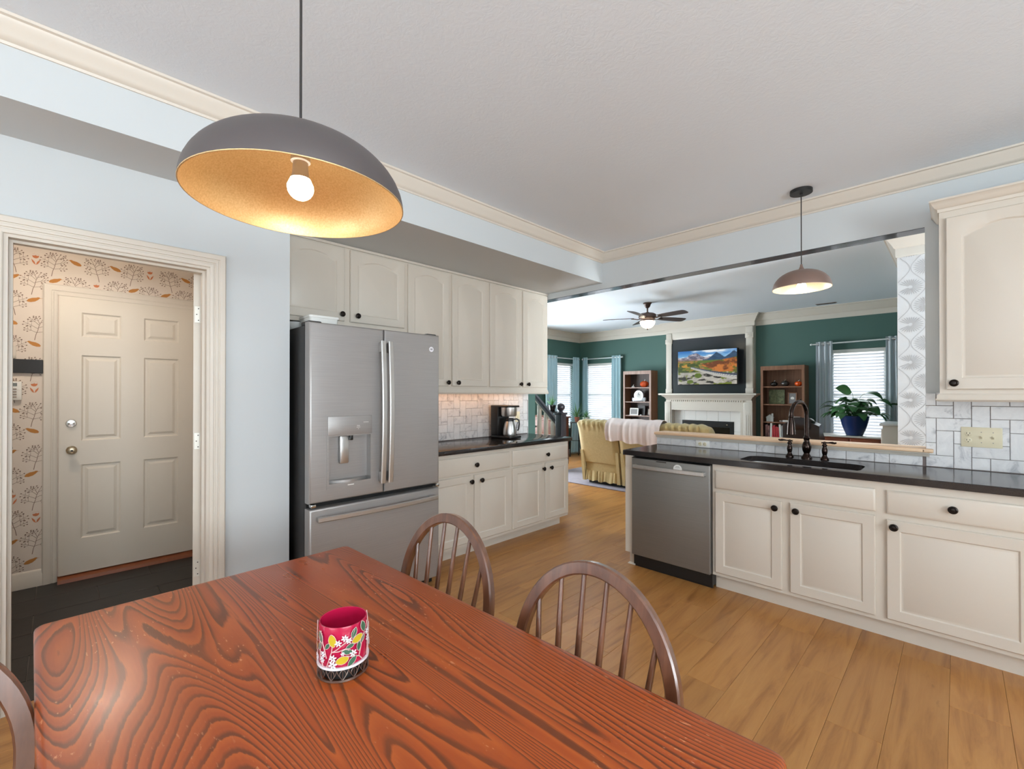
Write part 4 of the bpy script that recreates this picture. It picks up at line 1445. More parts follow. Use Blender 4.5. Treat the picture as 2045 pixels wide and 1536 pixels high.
# ------------------------------------------------------------------ dining table
tb = thing('dining_table', 'worn red-brown stained wooden dining table', 'table', (-.97, .415, 0))
TL, TWd = 1.556, .872
top = MB()
o_ = rrect(-TL / 2, TL / 2, -TWd / 2, TWd / 2, .018, 5)


def grow(l, e):
    return [(x_ + (e if x_ > 0 else -e), y_ + (e if y_ > 0 else -e)) for x_, y_ in l]


lay = [(.712, -.010), (.714, -.004), (.720, 0), (.736, 0), (.743, -.002), (.748, -.007), (.750, -.013)]
top.loops([[(-.97 + x_, .415 + y_, z_) for x_, y_ in grow(o_, e)] for z_, e in lay])
top.build('tabletop', 'table_wood', tb, angle=28)
for nm_, a in (('apron', (-.69, .69, -.37, -.35)), ('apron', (-.69, .69, .35, .37)), ('apron', (-.70, -.68, -.35, .35)), ('apron', (.68, .70, -.35, .35))):
    MB().box(-.97 + a[0], -.97 + a[1], .415 + a[2], .415 + a[3], .62, .712).build(nm_, 'chair_wood', tb, False)
for sx in (-1, 1):
    for sy in (-1, 1):
        MB().lathe([(.026, 0), (.030, .02), (.022, .05), (.026, .10), (.034, .3), (.040, .45), (.030, .50), (.040, .52), (.040, .54), (.044, .56), (.044, .712)], (-.97 + sx * .665, .415 + sy * .335, 0), n=20).build('leg', 'chair_wood', tb)
tb.rotation_euler.z = math.radians(1.7)


# ------------------------------------------------------------------ hoop-back chairs
def hoop_pt(a, hw=.222, z0=.650, hz=.262):
    z_ = z0 + hz * math.sin(a)
    return Vector((hw * math.cos(a), .175 + (z_ - .45) * .17, z_))


def make_chair(label):
    t = thing('windsor_chair', label, 'chair', (0, 0, 0), 'hoop-back chairs around the dining table')
    seat = []
    for k in range(28):
        a = 2 * PI * k / 28
        ca, sa = math.cos(a), math.sin(a)
        r_ = 1 / ((abs(ca) ** 2.6 + abs(sa) ** 2.6) ** (1 / 2.6))
        wx = .215 + .02 * (-sa)
        seat.append((wx * ca * r_, .205 * sa * r_))
    ls = [[(x_ * k, y_ * k, z_) for x_, y_ in seat] for k, z_ in ((.86, .415), (.97, .425), (1, .436), (.995, .447), (.96, .452), (.7, .444), (.3, .439))]
    MB().loops(ls).build('seat', 'chair_wood', t)
    a0 = math.asin((.452 - .650) / .262)
    pts = [hoop_pt(a0 + (PI - 2 * a0) * k / 48) for k in range(49)]
    MB().band(pts, (0, 1, -.17), .034, .026, .004).build('hoop', 'chair_wood', t)
    for k in range(6):
        x_ = -.1575 + .063 * k
        top_a = math.acos(max(-1, min(1, x_ * 1.10 / .222)))
        p1 = hoop_pt(top_a)
        p0 = Vector((x_ * .82, .168, .445))
        MB().tube([p0, p0.lerp(p1, .3), p0.lerp(p1, .6), p1 - (p1 - p0).normalized() * .004], [.0075, .0092, .0082, .0062], 10).build('spindle', 'chair_wood', t)
    for sx in (-1, 1):
        for y0_, y1_ in ((-.14, -.19), (.13, .20)):
            p0, p1 = Vector((sx * .145, y0_, .425)), Vector((sx * .20, y1_, 0))
            rs = [.015, .019, .013, .018, .020, .017, .013, .012]
            MB().tube([p0.lerp(p1, q_) for q_ in (0, .12, .2, .25, .4, .6, .85, 1)], rs, 12).build('leg', 'chair_wood', t)
        a, b = Vector((sx * .176, -.168, .185)), Vector((sx * .176, .168, .185))
        MB().tube([a, a.lerp(b, .3), a.lerp(b, .5), a.lerp(b, .7), b], [.008, .012, .0135, .012, .008], 10).build('stretcher', 'chair_wood', t)
    MB().tube([(-.172, 0, .185), (-.08, 0, .185), (0, 0, .185), (.08, 0, .185), (.172, 0, .185)], [.008, .012, .0135, .012, .008], 10).build('stretcher', 'chair_wood', t)
    return t


ch = make_chair('brown hoop-back chair nearest the dishwasher side of the table')
spots = [((-.648, .715, 0), 2, 'brown hoop-back chair at the long table side, in front of the dishwasher'),
         ((-1.275, .745, 0), 4, 'brown hoop-back chair at the long table side, in front of the refrigerator'),
         ((-1.11, -.264, 0), 90, 'dark hoop-back chair by the doorway, mostly cut off by the table corner')]
for k, (p, a, lb) in enumerate(spots):
    o_ = ch if k == 0 else copy_tree(ch)
    o_.location = p
    o_.rotation_euler.z = math.radians(a)
    o_['label'] = lb

# ------------------------------------------------------------------ candle holder on the table
HX, HY, HZ = -.972, .448, .7515
cd = thing('candle_holder', 'raspberry glass candle holder in a filigree sleeve of lemons and blossoms', 'candle holder', (HX, HY, HZ))
MB().lathe([(.046, .024), (.049, .026), (.050, .030), (.050, .112), (.0493, .1135), (.0472, .113), (.0468, .034), (.001, .031)], (HX, HY, HZ), n=40, cap=False).build('glass_cup', 'cherry_glass', cd)
RS = .0525


def cyl_pt(a, z_, r=RS):
    return (HX + r * math.cos(a), HY + r * math.sin(a), HZ + z_)


MB().lathe([(.050, 0), (.054, 0), (.054, .0045), (.0515, .0045), (.0515, .003), (.050, .003)], (HX, HY, HZ), n=40, cap=False).build('base_ring', 'pewter', cd)
MB().lathe([(.0505, .026), (.0545, .026), (.0545, .031), (.0505, .031)], (HX, HY, HZ), n=40, cap=False).build('upper_ring', 'enamel_white', cd)
MB().lathe([(.044, .001), (.044, .026)], (HX, HY, HZ), n=32).build('dark_core', 'black_metal', cd)
fil = MB()
NP = 14
for k in range(NP):
    a = 2 * PI * k / NP
    w = PI / NP
    fil.tube([cyl_pt(a, .004, .053), cyl_pt(a, .027, .053)], .0008, 5)
    for sg in (-1, 1):
        for flip in (0, 1):
            pts = []
            for j in range(7):
                t_ = j / 6
                z_ = .004 + .023 * (t_ if not flip else 1 - t_)
                pts.append(cyl_pt(a + sg * w * math.sin(PI / 2 * t_) ** (1.0), z_, .053))
            if not flip:
                fil.tube(pts, .0008, 5)
            else:
                fil.tube([cyl_pt(a + sg * w * .55 * math.sin(PI * j / 6), .004 + .023 * j / 6, .053) for j in range(7)], .0008, 5)
tag(fil.build('filigree_band', 'pewter', cd), kind='stuff')
A0 = math.atan2(-.448, .972)        # side of the holder turned to the viewer


def on_cup(u, z_, r=RS):
    """u = metres round the cup from the viewer's side"""
    return cyl_pt(A0 + u / RS, z_, r)


def motif(pts, z_off, name, mat, r=RS + .0006, rim=False):
    n = len(pts)
    mb = MB()
    mb.loops([[on_cup(u, z_, r - .0006) for u, z_ in pts], [on_cup(u, z_, r + .0008) for u, z_ in pts]])
    o = mb.build(name, mat, cd)
    if rim:
        ring = [Vector(on_cup(u, z_, r + .0006)) for u, z_ in pts]
        MB().tube(ring + ring[:2], .0006, 5).build('rim', 'enamel_pink', o)
    return o


def ell(u, z_, a, b, rot, n=10, pointy=0.0):
    out = []
    for k in range(n):
        t_ = 2 * PI * k / n
        x_ = a * math.cos(t_)
        y_ = b * math.sin(t_) * (1 - pointy * abs(math.cos(t_)) ** 3)
        out.append((u + x_ * math.cos(rot) - y_ * math.sin(rot), z_ + x_ * math.sin(rot) + y_ * math.cos(rot)))
    return out


def lemon(u, z_, rot):
    motif(ell(u, z_, .0135, .0082, rot, 14, .35), 0, 'lemon', 'enamel_lemon', rim=True)


def leafm(u, z_, rot, s=1.0):
    motif(ell(u, z_, .0105 * s, .0052 * s, rot, 12, .6), 0, 'leaf', 'enamel_green', rim=True)


def blossom(u, z_, s=1.0):
    pts = []
    a0 = u * 90
    for k in range(6):
        t_ = a0 + 2 * PI * k / 6
        for da, r_ in ((-.5, .0016), (-.34, .0046), (-.12, .0068), (0, .0074), (.12, .0068), (.34, .0046)):
            pts.append((u + r_ * s * math.cos(t_ + da), z_ + r_ * s * math.sin(t_ + da)))
    o = motif(pts, 0, 'blossom', 'enamel_white', RS + .0016)
    MB().lathe([(.0014 * s, 0), (.001 * s, .0008)], on_cup(u, z_, RS + .0024), (math.cos(A0 + u / RS), math.sin(A0 + u / RS), 0), 8).build('stamen', 'pewter', o)


def vine(pts):
    MB().tube([on_cup(u, z_, RS + .0004) for u, z_ in pts], .0011, 6).build('vine', 'enamel_pink', cd)


for u, z_, r_ in ((-.022, .088, 1.75), (.030, .083, .35), (-.002, .046, .25), (.095, .070, 1.2), (-.085, .060, .6), (.135, .05, .3)):
    lemon(u, z_, r_)
for u, z_, r_, s in ((-.052, .092, 1.9, 1.2), (.022, .098, 1.2, 1.1), (.045, .103, 1.9, 1.3), (-.033, .076, .9, .8), (.014, .073, .3, .9), (.008, .062, -.3, 1.1), (.033, .066, 1.5, 1), (.043, .077, .9, .9), (.018, .040, .8, 1.2), (-.055, .072, 1.3, .9), (.075, .085, 1.4, 1.1), (.07, .055, 1.2, 1.1), (-.075, .085, 1.2, 1.1), (.11, .09, 1.5, 1), (-.11, .08, 1.5, 1), (.15, .08, 1.3, 1), (-.14, .06, 1.1, 1)):
    leafm(u, z_, r_, s)
for u, z_, s in ((-.010, .083, 1), (.003, .092, 1), (.011, .085, .9), (-.021, .052, 1.1), (-.021, .038, 1.3), (.020, .056, 1.1), (-.001, .060, .6), (-.044, .058, .9), (-.046, .046, .9), (.062, .070, 1), (.058, .086, .9), (.085, .05, 1), (-.07, .045, 1), (.12, .07, 1), (-.12, .095, 1), (-.1, .05, 1)):
    blossom(u, z_, s)
for p in ([(-.036, .030), (-.030, .046), (-.024, .064), (-.022, .078)], [(-.024, .063), (-.012, .070), (-.002, .078), (.008, .084), (.018, .090), (.024, .106)], [(-.024, .064), (-.010, .065), (.004, .069), (.012, .064)],
          [(.044, .032), (.034, .044), (.022, .048), (.006, .053)], [(.034, .046), (.038, .060), (.042, .074), (.050, .088)], [(-.036, .050), (-.040, .064), (-.046, .078), (-.050, .100)], [(-.044, .028), (-.054, .05), (-.056, .08), (-.052, .104)],
          [(.060, .030), (.064, .05), (.066, .08), (.060, .108)], [(.09, .03), (.095, .06), (.09, .09), (.10, .112)], [(-.08, .03), (-.09, .06), (-.085, .09), (-.09, .112)], [(.13, .03), (.135, .07), (.13, .108)], [(-.125, .03), (-.13, .07), (-.125, .108)], [(.155, .03), (.16, .1)]):
    vine(p)


# ------------------------------------------------------------------ pendant lamps
def pendant(label, x_, y_, zr, R, H, outer, lining, bulb_strength, canopy_r, neck):
    t = thing('pendant_lamp', label, 'lamp', (x_, y_, zr))
    N = 22
    prof = []
    for k in range(N + 1):
        a = PI / 2 * k / N
        prof.append((R * math.cos(a) ** .82, H * math.sin(a) ** 1.05))
    prof = [(max(r, .012), z_) for r, z_ in prof]
    outp = prof[:-1] + [(.012, H)]
    sh = MB().lathe([(r, z_) for r, z_ in outp], (x_, y_, zr), n=64, cap=False).build('shade', outer, t, angle=60)
    MB().lathe([(max(r - .0022, .006), z_ - (.0025 if k > 2 else 0)) for k, (r, z_) in enumerate(outp)], (x_, y_, zr), n=64, cap=False).build('shade_lining', lining, t, angle=60)
    MB().lathe([(R - .0022, 0), (R, 0), (R + .0004, .001), (R, .002)], (x_, y_, zr), n=64, cap=False).build('rim', lining, t)
    if neck:
        MB().lathe([(.034, H - .016), (.024, H - .002), (.014, H + .012), (.009, H + .026), (.0065, H + .040)], (x_, y_, zr), n=24).build('neck', outer, t)
        top_ = zr + H + .036
    else:
        MB().lathe([(.013, H - .002), (.013, H + .006), (.009, H + .010), (.0085, H + .022), (.005, H + .028)], (x_, y_, zr), n=20).build('cord_grip', 'lamp_cord', t)
        top_ = zr + H + .02
    MB().tube([(x_, y_, top_), (x_, y_, CH - .015)], .0032, 8).build('cord', 'lamp_cord', t)
    MB().lathe([(.001, -.030), (.008, -.030), (.008, -.024), (canopy_r, -.022), (canopy_r, 0)], (x_, y_, CH), n=36).build('canopy', 'black_metal', t)
    sz = H - .004
    MB().lathe([(.018, sz), (.018, sz - .035), (.022, sz - .037), (.022, sz - .046), (.017, sz - .048)], (x_, y_, zr), n=24).build('socket', 'enamel_white', t)
    bz = sz - .046
    MB().lathe([(.0165, bz), (.0185, bz - .030), (.0225, bz - .042)], (x_, y_, zr), n=24).build('bulb_collar', 'enamel_white', t)
    m_ = 'bulb_%s' % ('large' if R > .2 else 'small')
    emis(m_, (255, 236, 208), bulb_strength)
    bp = [(.0225, bz - .042)]
    for k in range(1, 10):
        a = -.35 + (PI / 2 + .35) * k / 9
        bp.append((.0295 * math.cos(a), bz - .062 - .0295 * math.sin(a)))
    MB().lathe(bp, (x_, y_, zr), n=24).build('bulb', m_, t)
    return t


pendant('large dark dome pendant lamp with gold inside hanging over the dining table', -1.12, .408, 1.8175, .240, .150, 'shade_outer', 'gold_lining', 44.0, .062, False)
pendant('small bronze pendant lamp hanging over the kitchen sink', -.749, 3.537, 2.072, .172, .125, 'shade_outer_copper', 'cream_lining', 50.0, .066, True)

# ------------------------------------------------------------------ living room: blinds and curtains
def blind(label, to3, u0, u1, z0, z1, d, n):
    """horizontal slat blind; n = sign pointing into the room"""
    c = to3(((u0 + u1) / 2, z0), d)
    t = thing('window_blind', label, 'blind', c)
    MB().prism([(u0, z1 - .055), (u1, z1 - .055), (u1, z1), (u0, z1)], to3, d - .02, d + .03).build('headrail', 'white_plastic', t, False)
    pitch = 0.046
    z_ = z1 - .085
    tilt = math.radians(33)
    w = .025
    k = 0
    proto = None
    while z_ > z0 + .05:
        if proto is None:
            sec = []
            for j in range(5):
                s = -w + 2 * w * j / 4
                cam_ = .003 * (1 - (s / w) ** 2)
                dd, dz = s * math.cos(tilt), s * math.sin(tilt)
                sec.append((dd * n, -dz + cam_))
            proto = (sec, z_)
        mb = MB()
        L0 = [to3((u0 + .004, z_ + dz), d + dd) for dd, dz in sec] + [to3((u0 + .004, z_ + dz - .0012), d + dd) for dd, dz in reversed(sec)]
        L1 = [to3((u1 - .004, z_ + dz), d + dd) for dd, dz in sec] + [to3((u1 - .004, z_ + dz - .0012), d + dd) for dd, dz in reversed(sec)]
        mb.loops([L0, L1]).build('slat', 'blind_slat', t, angle=60)
        z_ -= pitch
        k += 1
    MB().prism([(u0, z0 + .004), (u1, z0 + .004), (u1, z0 + .024), (u0, z0 + .024)], to3, d - .016, d + .016).build('bottom_rail', 'white_plastic', t, False)
    for f in (.15, .85):
        u = u0 + (u1 - u0) * f
        MB().tube([to3((u, z0 + .02), d + n * .022), to3((u, z1 - .05), d + n * .022)], .0012, 5).build('ladder_cord', 'white_plastic', t)


blind('white slat blind in the corner window of the back wall', XZ, -6.045, -5.315, .63, 2.045, YB + .03, -1)
blind('white slat blind in the side wall window', YZ, 7.615, 8.245, .63, 2.045, XL - .03, 1)
blind('white slat blind behind the potted peace lily', XZ, -1.405, -.75, .63, 2.045, YB + .03, -1)


def curtain(label, to3, u0, u1, z0, z1, d, amp, folds, mat, spread=1.0, shift=0.0):
    t = thing('window_curtain', label, 'curtain', to3(((u0 + u1) / 2, z0), d))
    nu, nv = folds * 10 + 1, 14
    uc = (u0 + u1) / 2

    def f(s, v):
        k = 1 + (spread - 1) * (1 - v) ** 1.3
        u = uc + (u0 + (u1 - u0) * s - uc) * k + shift * (1 - v)
        a = amp * (0.8 + .35 * (1 - v)) * math.sin(2 * PI * folds * s + .6 * math.sin(5 * v + s * 3) * (1 - v))
        return to3((u, z0 + (z1 - z0) * v), d + a)
    us = [i / (nu - 1) for i in range(nu)]
    vs2 = [j / (nv - 1) for j in range(nv)]
    o = MB().grid(us, vs2, f).build('fabric', mat, t, angle=80, fix=False)
    so = o.modifiers.new('thickness', 'SOLIDIFY')
    so.thickness = .003
    so.offset = 0
    for k in range(folds):
        s = (k + .5) / folds
        p = to3((u0 + (u1 - u0) * s, z1 - .042), d)
        q = Vector(to3((1, 0), 0)) - Vector(to3((0, 0), 0))
        MB().lathe([(.020, -.003), (.027, -.003), (.027, .003), (.020, .003), (.020, -.003)], p, q, 16, cap=False).build('grommet', 'chrome', t)


ZR = 2.145
curtain('pale blue curtain beside the wall cabinet edge at the side window', YZ, 7.17, 7.56, .06, 2.185, XL + .10, .028, 4, 'curtain_blue')
curtain('pale blue curtain on the side wall next to the room corner', YZ, 8.10, 8.34, .06, 2.185, XL + .11, .028, 3, 'curtain_blue', 1.5, -.05)
curtain('pale blue curtain on the back wall next to the room corner', XZ, -6.06, -5.93, .06, 2.185, YB - .10, .026, 2, 'curtain_blue', 1.4)
curtain('pale blue curtain between corner window and dark bookcase', XZ, -5.30, -5.075, .06, 2.185, YB - .10, .028, 3, 'curtain_blue', 1.15)
curtain('grey-blue curtain between brown bookcase and street window', XZ, -1.585, -1.37, .06, 2.175, YB - .10, .028, 3, 'curtain_grey', 1.1)
curtain('grey-blue curtain beside the papered wall at the street window', XZ, -.735, -.60, .06, 2.19, YB - .10, .028, 2, 'curtain_grey', 1.25)
for nm, a, b, lb in (('curtain_rod', (XL + .10, 7.1, ZR), (XL + .10, 8.32, ZR), 'white curtain rod on the side wall'),
                     ('curtain_rod', (-6.05, YB - .10, ZR), (-5.06, YB - .10, ZR), 'white curtain rod over the corner window of the back wall'),
                     ('curtain_rod', (-1.63, YB - .10, ZR - .005), (-.61, YB - .10, ZR + .01), 'white curtain rod over the window with the peace lily')):
    t = thing(nm, lb, 'curtain rod', a)
    MB().tube([a, b], .011, 12).build('rod', 'rod_white', t)
    av, bv = Vector(a), Vector(b)
    dr_ = (bv - av).normalized()
    wall = Vector((-.10, 0, 0)) if abs(dr_.y) > .5 else Vector((0, .10, 0))
    for e, sg in ((av, -1), (bv, 1)):
        MB().lathe([(.011, 0), (.016, .006), (.020, .018), (.014, .030), (.002, .036)], e, dr_ * sg, 14).build('finial', 'rod_white', t)
        p = e - dr_ * sg * .05
        MB().tube([p, p + wall], .006, 8).build('bracket', 'rod_white', t)

# ------------------------------------------------------------------ fireplace wall
fp = thing('fireplace', 'white mantel fireplace with black overmantel panel and pilasters', 'fireplace', (-3.27, 8.3, 0))
BY = YB - .10                       # breast face
MB().box(-4.06, -2.48, BY, YB - .002, 0, CH - .002).build('breast', 'trim_paint', fp, False)
MB().box(-3.94, -2.60, BY - .012, BY, 1.372, 2.405).build('overmantel_panel', 'chimney_black', fp, False)
for x0, x1 in ((-4.05, -3.94), (-2.60, -2.49)):
    p_ = MB().rbox(x0, x1, BY - .035, BY, 1.372, 2.53, .004).build('pilaster', 'trim_paint', fp)
    MB().rbox(x0 - .012, x1 + .012, BY - .045, BY, 2.33, 2.42, .006).build('rosette_block', 'trim_paint', p_)
    MB().lathe([(.032, 0), (.034, .005), (.024, .007), (.020, .004), (.012, .008), (.003, .010)], ((x0 + x1) / 2, BY - .045, 2.375), (0, -1, 0), 18).build('rosette', 'trim_paint', p_)
    MB().rbox(x0 - .008, x1 + .008, BY - .042, BY, 1.372, 1.46, .005).build('plinth', 'trim_paint', p_)
MB().rbox(-3.94, -2.60, BY - .022, BY, 2.405, 2.54, .004).build('architrave', 'trim_paint', fp)
sh_ = [(0, 1.335), (-.02, 1.337), (0, 1.372)]
MB().rbox(-4.10, -2.37, 8.13, BY, 1.338, 1.372, .008, 3).build('mantel_shelf', 'trim_paint', fp)
MB().loops([[(x_, y_, z_) for x_, y_, z_ in ((-4.06 + e, 8.17 + e, zz), (-2.41 - e, 8.17 + e, zz), (-2.41 - e, BY, zz), (-4.06 + e, BY, zz))] for e, zz in ((.075, 1.25), (.06, 1.275), (.045, 1.30), (.012, 1.318), (0, 1.338))]).build('bed_moulding', 'trim_paint', fp)
den = MB()
for k in range(34):
    x_ = -3.90 + k * .0385
    den.box(x_, x_ + .022, 8.225, 8.25, 1.222, 1.246)
tag(den.build('dentil_band', 'trim_paint', fp, False), kind='stuff')
MB().shell_holes([-4.0, -2.47], [0, 1.25], [(-3.885, -2.655, -1, 1.06)], FY, 8.25, BY).build('mantel_front', 'trim_paint', fp, False)
for x0, x1 in ((-4.015, -3.905), (-2.60, -2.46)):
    l_ = MB().rbox(x0, x1, 8.232, 8.26, 0, 1.215, .004).build('leg', 'trim_paint', fp)
    for q_ in (.3, .5, .7):
        xm = x0 + (x1 - x0) * q_
        MB().rbox(xm - .005, xm + .005, 8.228, 8.234, .2, 1.0, .002, 1).build('flute', 'trim_paint', l_)
MB().box(-3.885, -2.655, BY - .02, BY - .004, 0, 1.07).build('tile_bed', 'grout', fp, False)
xs = [-3.885 + i * .205 for i in range(7)]
for i in range(6):
    z0_ = .868
    MB().rbox(xs[i] + .001, xs[i + 1] - .001, BY - .027, BY - .019, z0_ + .001, 1.06, .002, 1).build('tile', 'paper_white', fp)
for a, b in ((-3.885, -3.73), (-2.80, -2.655)):
    for j in range(5):
        MB().rbox(a + .001, b - .001, BY - .027, BY - .019, j * .174 + .001, (j + 1) * .174 - .001, .002, 1).build('tile', 'paper_white', fp)
fb = MB().box(-3.73, -2.80, BY - .032, BY - .018, .05, .868).build('firebox_frame', 'firebox_black', fp, False)
MB().box(-3.66, -2.87, BY - .034, BY - .031, .22, .76).build('firebox_glass', 'black_gloss', fb, False)
for k in range(3):
    MB().rbox(-3.69, -2.84, BY - .042, BY - .031, .785 + k * .024, .797 + k * .024, .002, 1).build('louvre', 'black_metal', fb)
MB().rbox(-2.92, -2.90, BY - .046, BY - .03, .80, .816, .003).build('latch', 'satin_brass', fb)

# television with landscape picture
tv = thing('television', 'flat television showing a mountain valley with road above the mantel', 'television', (-3.22, 8.22, 1.53))
MB().rbox(-3.748, -2.690, 8.215, 8.285, 1.528, 2.160, .006).build('case', 'black_gloss', tv)
MB().box(-3.35, -3.05, 8.285, BY - .012, 1.7, 2.0).build('wall_bracket', 'black_metal', tv, False)


def hsh(x_, y_, s=0):
    return (math.sin(x_ * 127.1 + y_ * 311.7 + s * 74.7) * 43758.5453) % 1.0


def vn(x_, y_, s=0):
    xi, yi = math.floor(x_), math.floor(y_)
    fx, fy = x_ - xi, y_ - yi
    fx, fy = fx * fx * (3 - 2 * fx), fy * fy * (3 - 2 * fy)
    a, b, c, d = hsh(xi, yi, s), hsh(xi + 1, yi, s), hsh(xi, yi + 1, s), hsh(xi + 1, yi + 1, s)
    return (a + (b - a) * fx) * (1 - fy) + (c + (d - c) * fx) * fy


def fbm(x_, y_, s=0):
    return .55 * vn(x_, y_, s) + .28 * vn(x_ * 2.1, y_ * 2.1, s + 1) + .17 * vn(x_ * 4.3, y_ * 4.3, s + 2)


def mixc(a, b, k):
    k = max(0, min(1, k))
    return tuple(p + (q_ - p) * k for p, q_ in zip(a, b))


def landscape(u, v):
    """u right, v up, both 0..1"""
    sky = mixc((150, 205, 240), (40, 110, 190), (v - .75) * 4)
    cl = fbm(u * 5, v * 9, 3)
    c = mixc(sky, (245, 248, 250), (cl - .42) * 5 * (1 - abs(u - .3)))
    far = .80 + .13 * math.exp(-((u - .30) / .12) ** 2) + .05 * fbm(u * 14, 2, 5) - .03
    if v < far:
        c = mixc((96, 92, 112), (206, 200, 206), (fbm(u * 22, v * 22, 7) - .38) * 3)
        c = mixc(c, (150, 112, 96), (.78 - v) * 8)
    mid = .72 + .20 * max(0, 1 - abs(u - .68) / .16) + .02 * fbm(u * 30, 0, 9)
    mid2 = .70 + .24 * max(0, 1 - abs(u - .96) / .20) + .02 * fbm(u * 30, 4, 9)
    if u > .44 and v < max(mid, mid2) and v > .62:
        c = mixc((34, 58, 88), (66, 100, 132), fbm(u * 16, v * 20, 11))
    if v < .70:
        c = mixc((150, 120, 74), (196, 130, 70), fbm(u * 12, v * 16, 13))
        c = mixc(c, (96, 116, 44), (fbm(u * 10, v * 14, 15) - .45) * 6)
    hill = .70 - .5 * max(0, .52 - u) * 2.2 + .08 * (u - .5)
    if u > .42 and v < .60 + .30 * (u - .42) and v > .55 - .62 * (u - .42):
        c = mixc((206, 122, 52), (112, 60, 26), (fbm(u * 11, v * 13, 17) - .40) * 5)
        c = mixc(c, (92, 100, 36), (fbm(u * 9, v * 9, 19) - .62) * 10)
    # valley shrubs on the left
    if u < .40 and .36 < v < .64:
        c = mixc((120, 128, 40), (62, 78, 26), (fbm(u * 18, v * 18, 21) - .35) * 4)
        c = mixc(c, (206, 150, 60), (fbm(u * 9, v * 9, 23) - .58) * 8)
    # pale gravel and road
    if v < .36:
        c = mixc((214, 208, 196), (150, 146, 138), fbm(u * 14, v * 14, 25))
        c = mixc(c, (46, 40, 36), (fbm(u * 7 + 3, v * 16, 27) - .56) * 12)
        c = mixc(c, (112, 124, 44), (fbm(u * 9, v * 9, 29) - .60) * 12)
    rd = .50 - .55 * (u - .24) + .22 * (u - .24) ** 2
    if .23 < u and abs(v - rd) < .035 + .06 * (u - .2) and v < .52:
        s = (v - rd) / (.035 + .06 * (u - .2))
        c = (72, 78, 96) if s > -.1 else (198, 194, 186)
        if abs(s - .15) < .12:
            c = (226, 224, 216)
    if (u - .36) ** 2 * 3 + (v - .26) ** 2 * 2 < .012 or (u - .22) ** 2 * 3 + (v - .08) ** 2 * 3 < .010:
        c = mixc((132, 148, 40), (64, 86, 24), fbm(u * 30, v * 30, 31))
    return c


NU, NV = 150, 86
mb = MB().grid([i / NU for i in range(NU + 1)], [j / NV for j in range(NV + 1)], lambda u, v: (-3.74 + 1.042 * u, 8.2142, 1.536 + .616 * v))
so = mb.build('screen', 'screen_picture', tv, False, fix=False)
ca = so.data.color_attributes.new('print', 'FLOAT_COLOR', 'POINT')
for k, vtx in enumerate(mb.v):
    u, v = (k % (NU + 1)) / NU, (k // (NU + 1)) / NV
    r, g, b = landscape(u, v)
    ca.data[k].color = lin(r, g, b)

# ------------------------------------------------------------------ bookcases
def bookcase(label, x0, x1, y0, y1, h, front, inside, side, shelves):
    t = thing('bookcase', label, 'bookcase', ((x0 + x1) / 2, (y0 + y1) / 2, 0))
    w = .036
    MB().box(x0, x0 + .02, y0 + .018, y1, 0, h).build('side_panel', side, t, False)
    MB().box(x1 - .02, x1, y0 + .018, y1, 0, h).build('side_panel', side, t, False)
    MB().box(x0 + .02, x1 - .02, y1 - .012, y1, 0, h).build('back_panel', inside, t, False)
    MB().box(x0 + .02, x1 - .02, y0 + .018, y1, h - .02, h).build('top_panel', side, t, False)
    MB().shell_holes([x0, x1], [0, h], [(x0 + w, x1 - w, .09, h - .068)], FY, y0, y0 + .018).build('face_frame', front, t, False)
    for z_ in shelves:
        MB().box(x0 + .02, x1 - .02, y0 + .02, y1 - .012, z_ - .018, z_).build('shelf', front, t, False)
    return t


S1 = [.09, .38, .65, .928, 1.206, 1.494]
bookcase('tall grey-brown bookcase between corner window and fireplace', -4.90, -4.285, 8.2, YB - .02, 1.826, 'shelf_wood_glare', 'shelf_wood_dark', 'shelf_wood_brown', S1)
S2 = [.09, .34, .62, .906, 1.195, 1.484]
bookcase('tall brown bookcase between fireplace and street window', -2.318, -1.697, 8.18, YB - .03, 1.816, 'shelf_wood_brown', 'shelf_wood_brown', 'shelf_wood_brown', S2)


def pumpkin(name, label, x_, y_, z_, r, mat, stem_mat):
    t = thing(name, label, 'pumpkin', (x_, y_, z_))
    n, m_ = 32, 10
    ls = []
    for j in range(m_ + 1):
        a = -PI / 2 + PI * j / m_
        ls.append([(x_ + r * math.cos(a) * (1 + .07 * math.cos(8 * 2 * PI * i / n)) * math.cos(2 * PI * i / n), y_ + r * math.cos(a) * (1 + .07 * math.cos(8 * 2 * PI * i / n)) * math.sin(2 * PI * i / n), z_ + r * .8 + r * .8 * math.sin(a)) for i in range(n)])
    MB().loops(ls).build('body', mat, t, angle=70)
    MB().tube([(x_, y_, z_ + r * 1.5), (x_ + .005, y_, z_ + r * 1.75), (x_ + .018, y_, z_ + r * 2.0)], [.010, .007, .004], 8).build('stem', stem_mat, t)


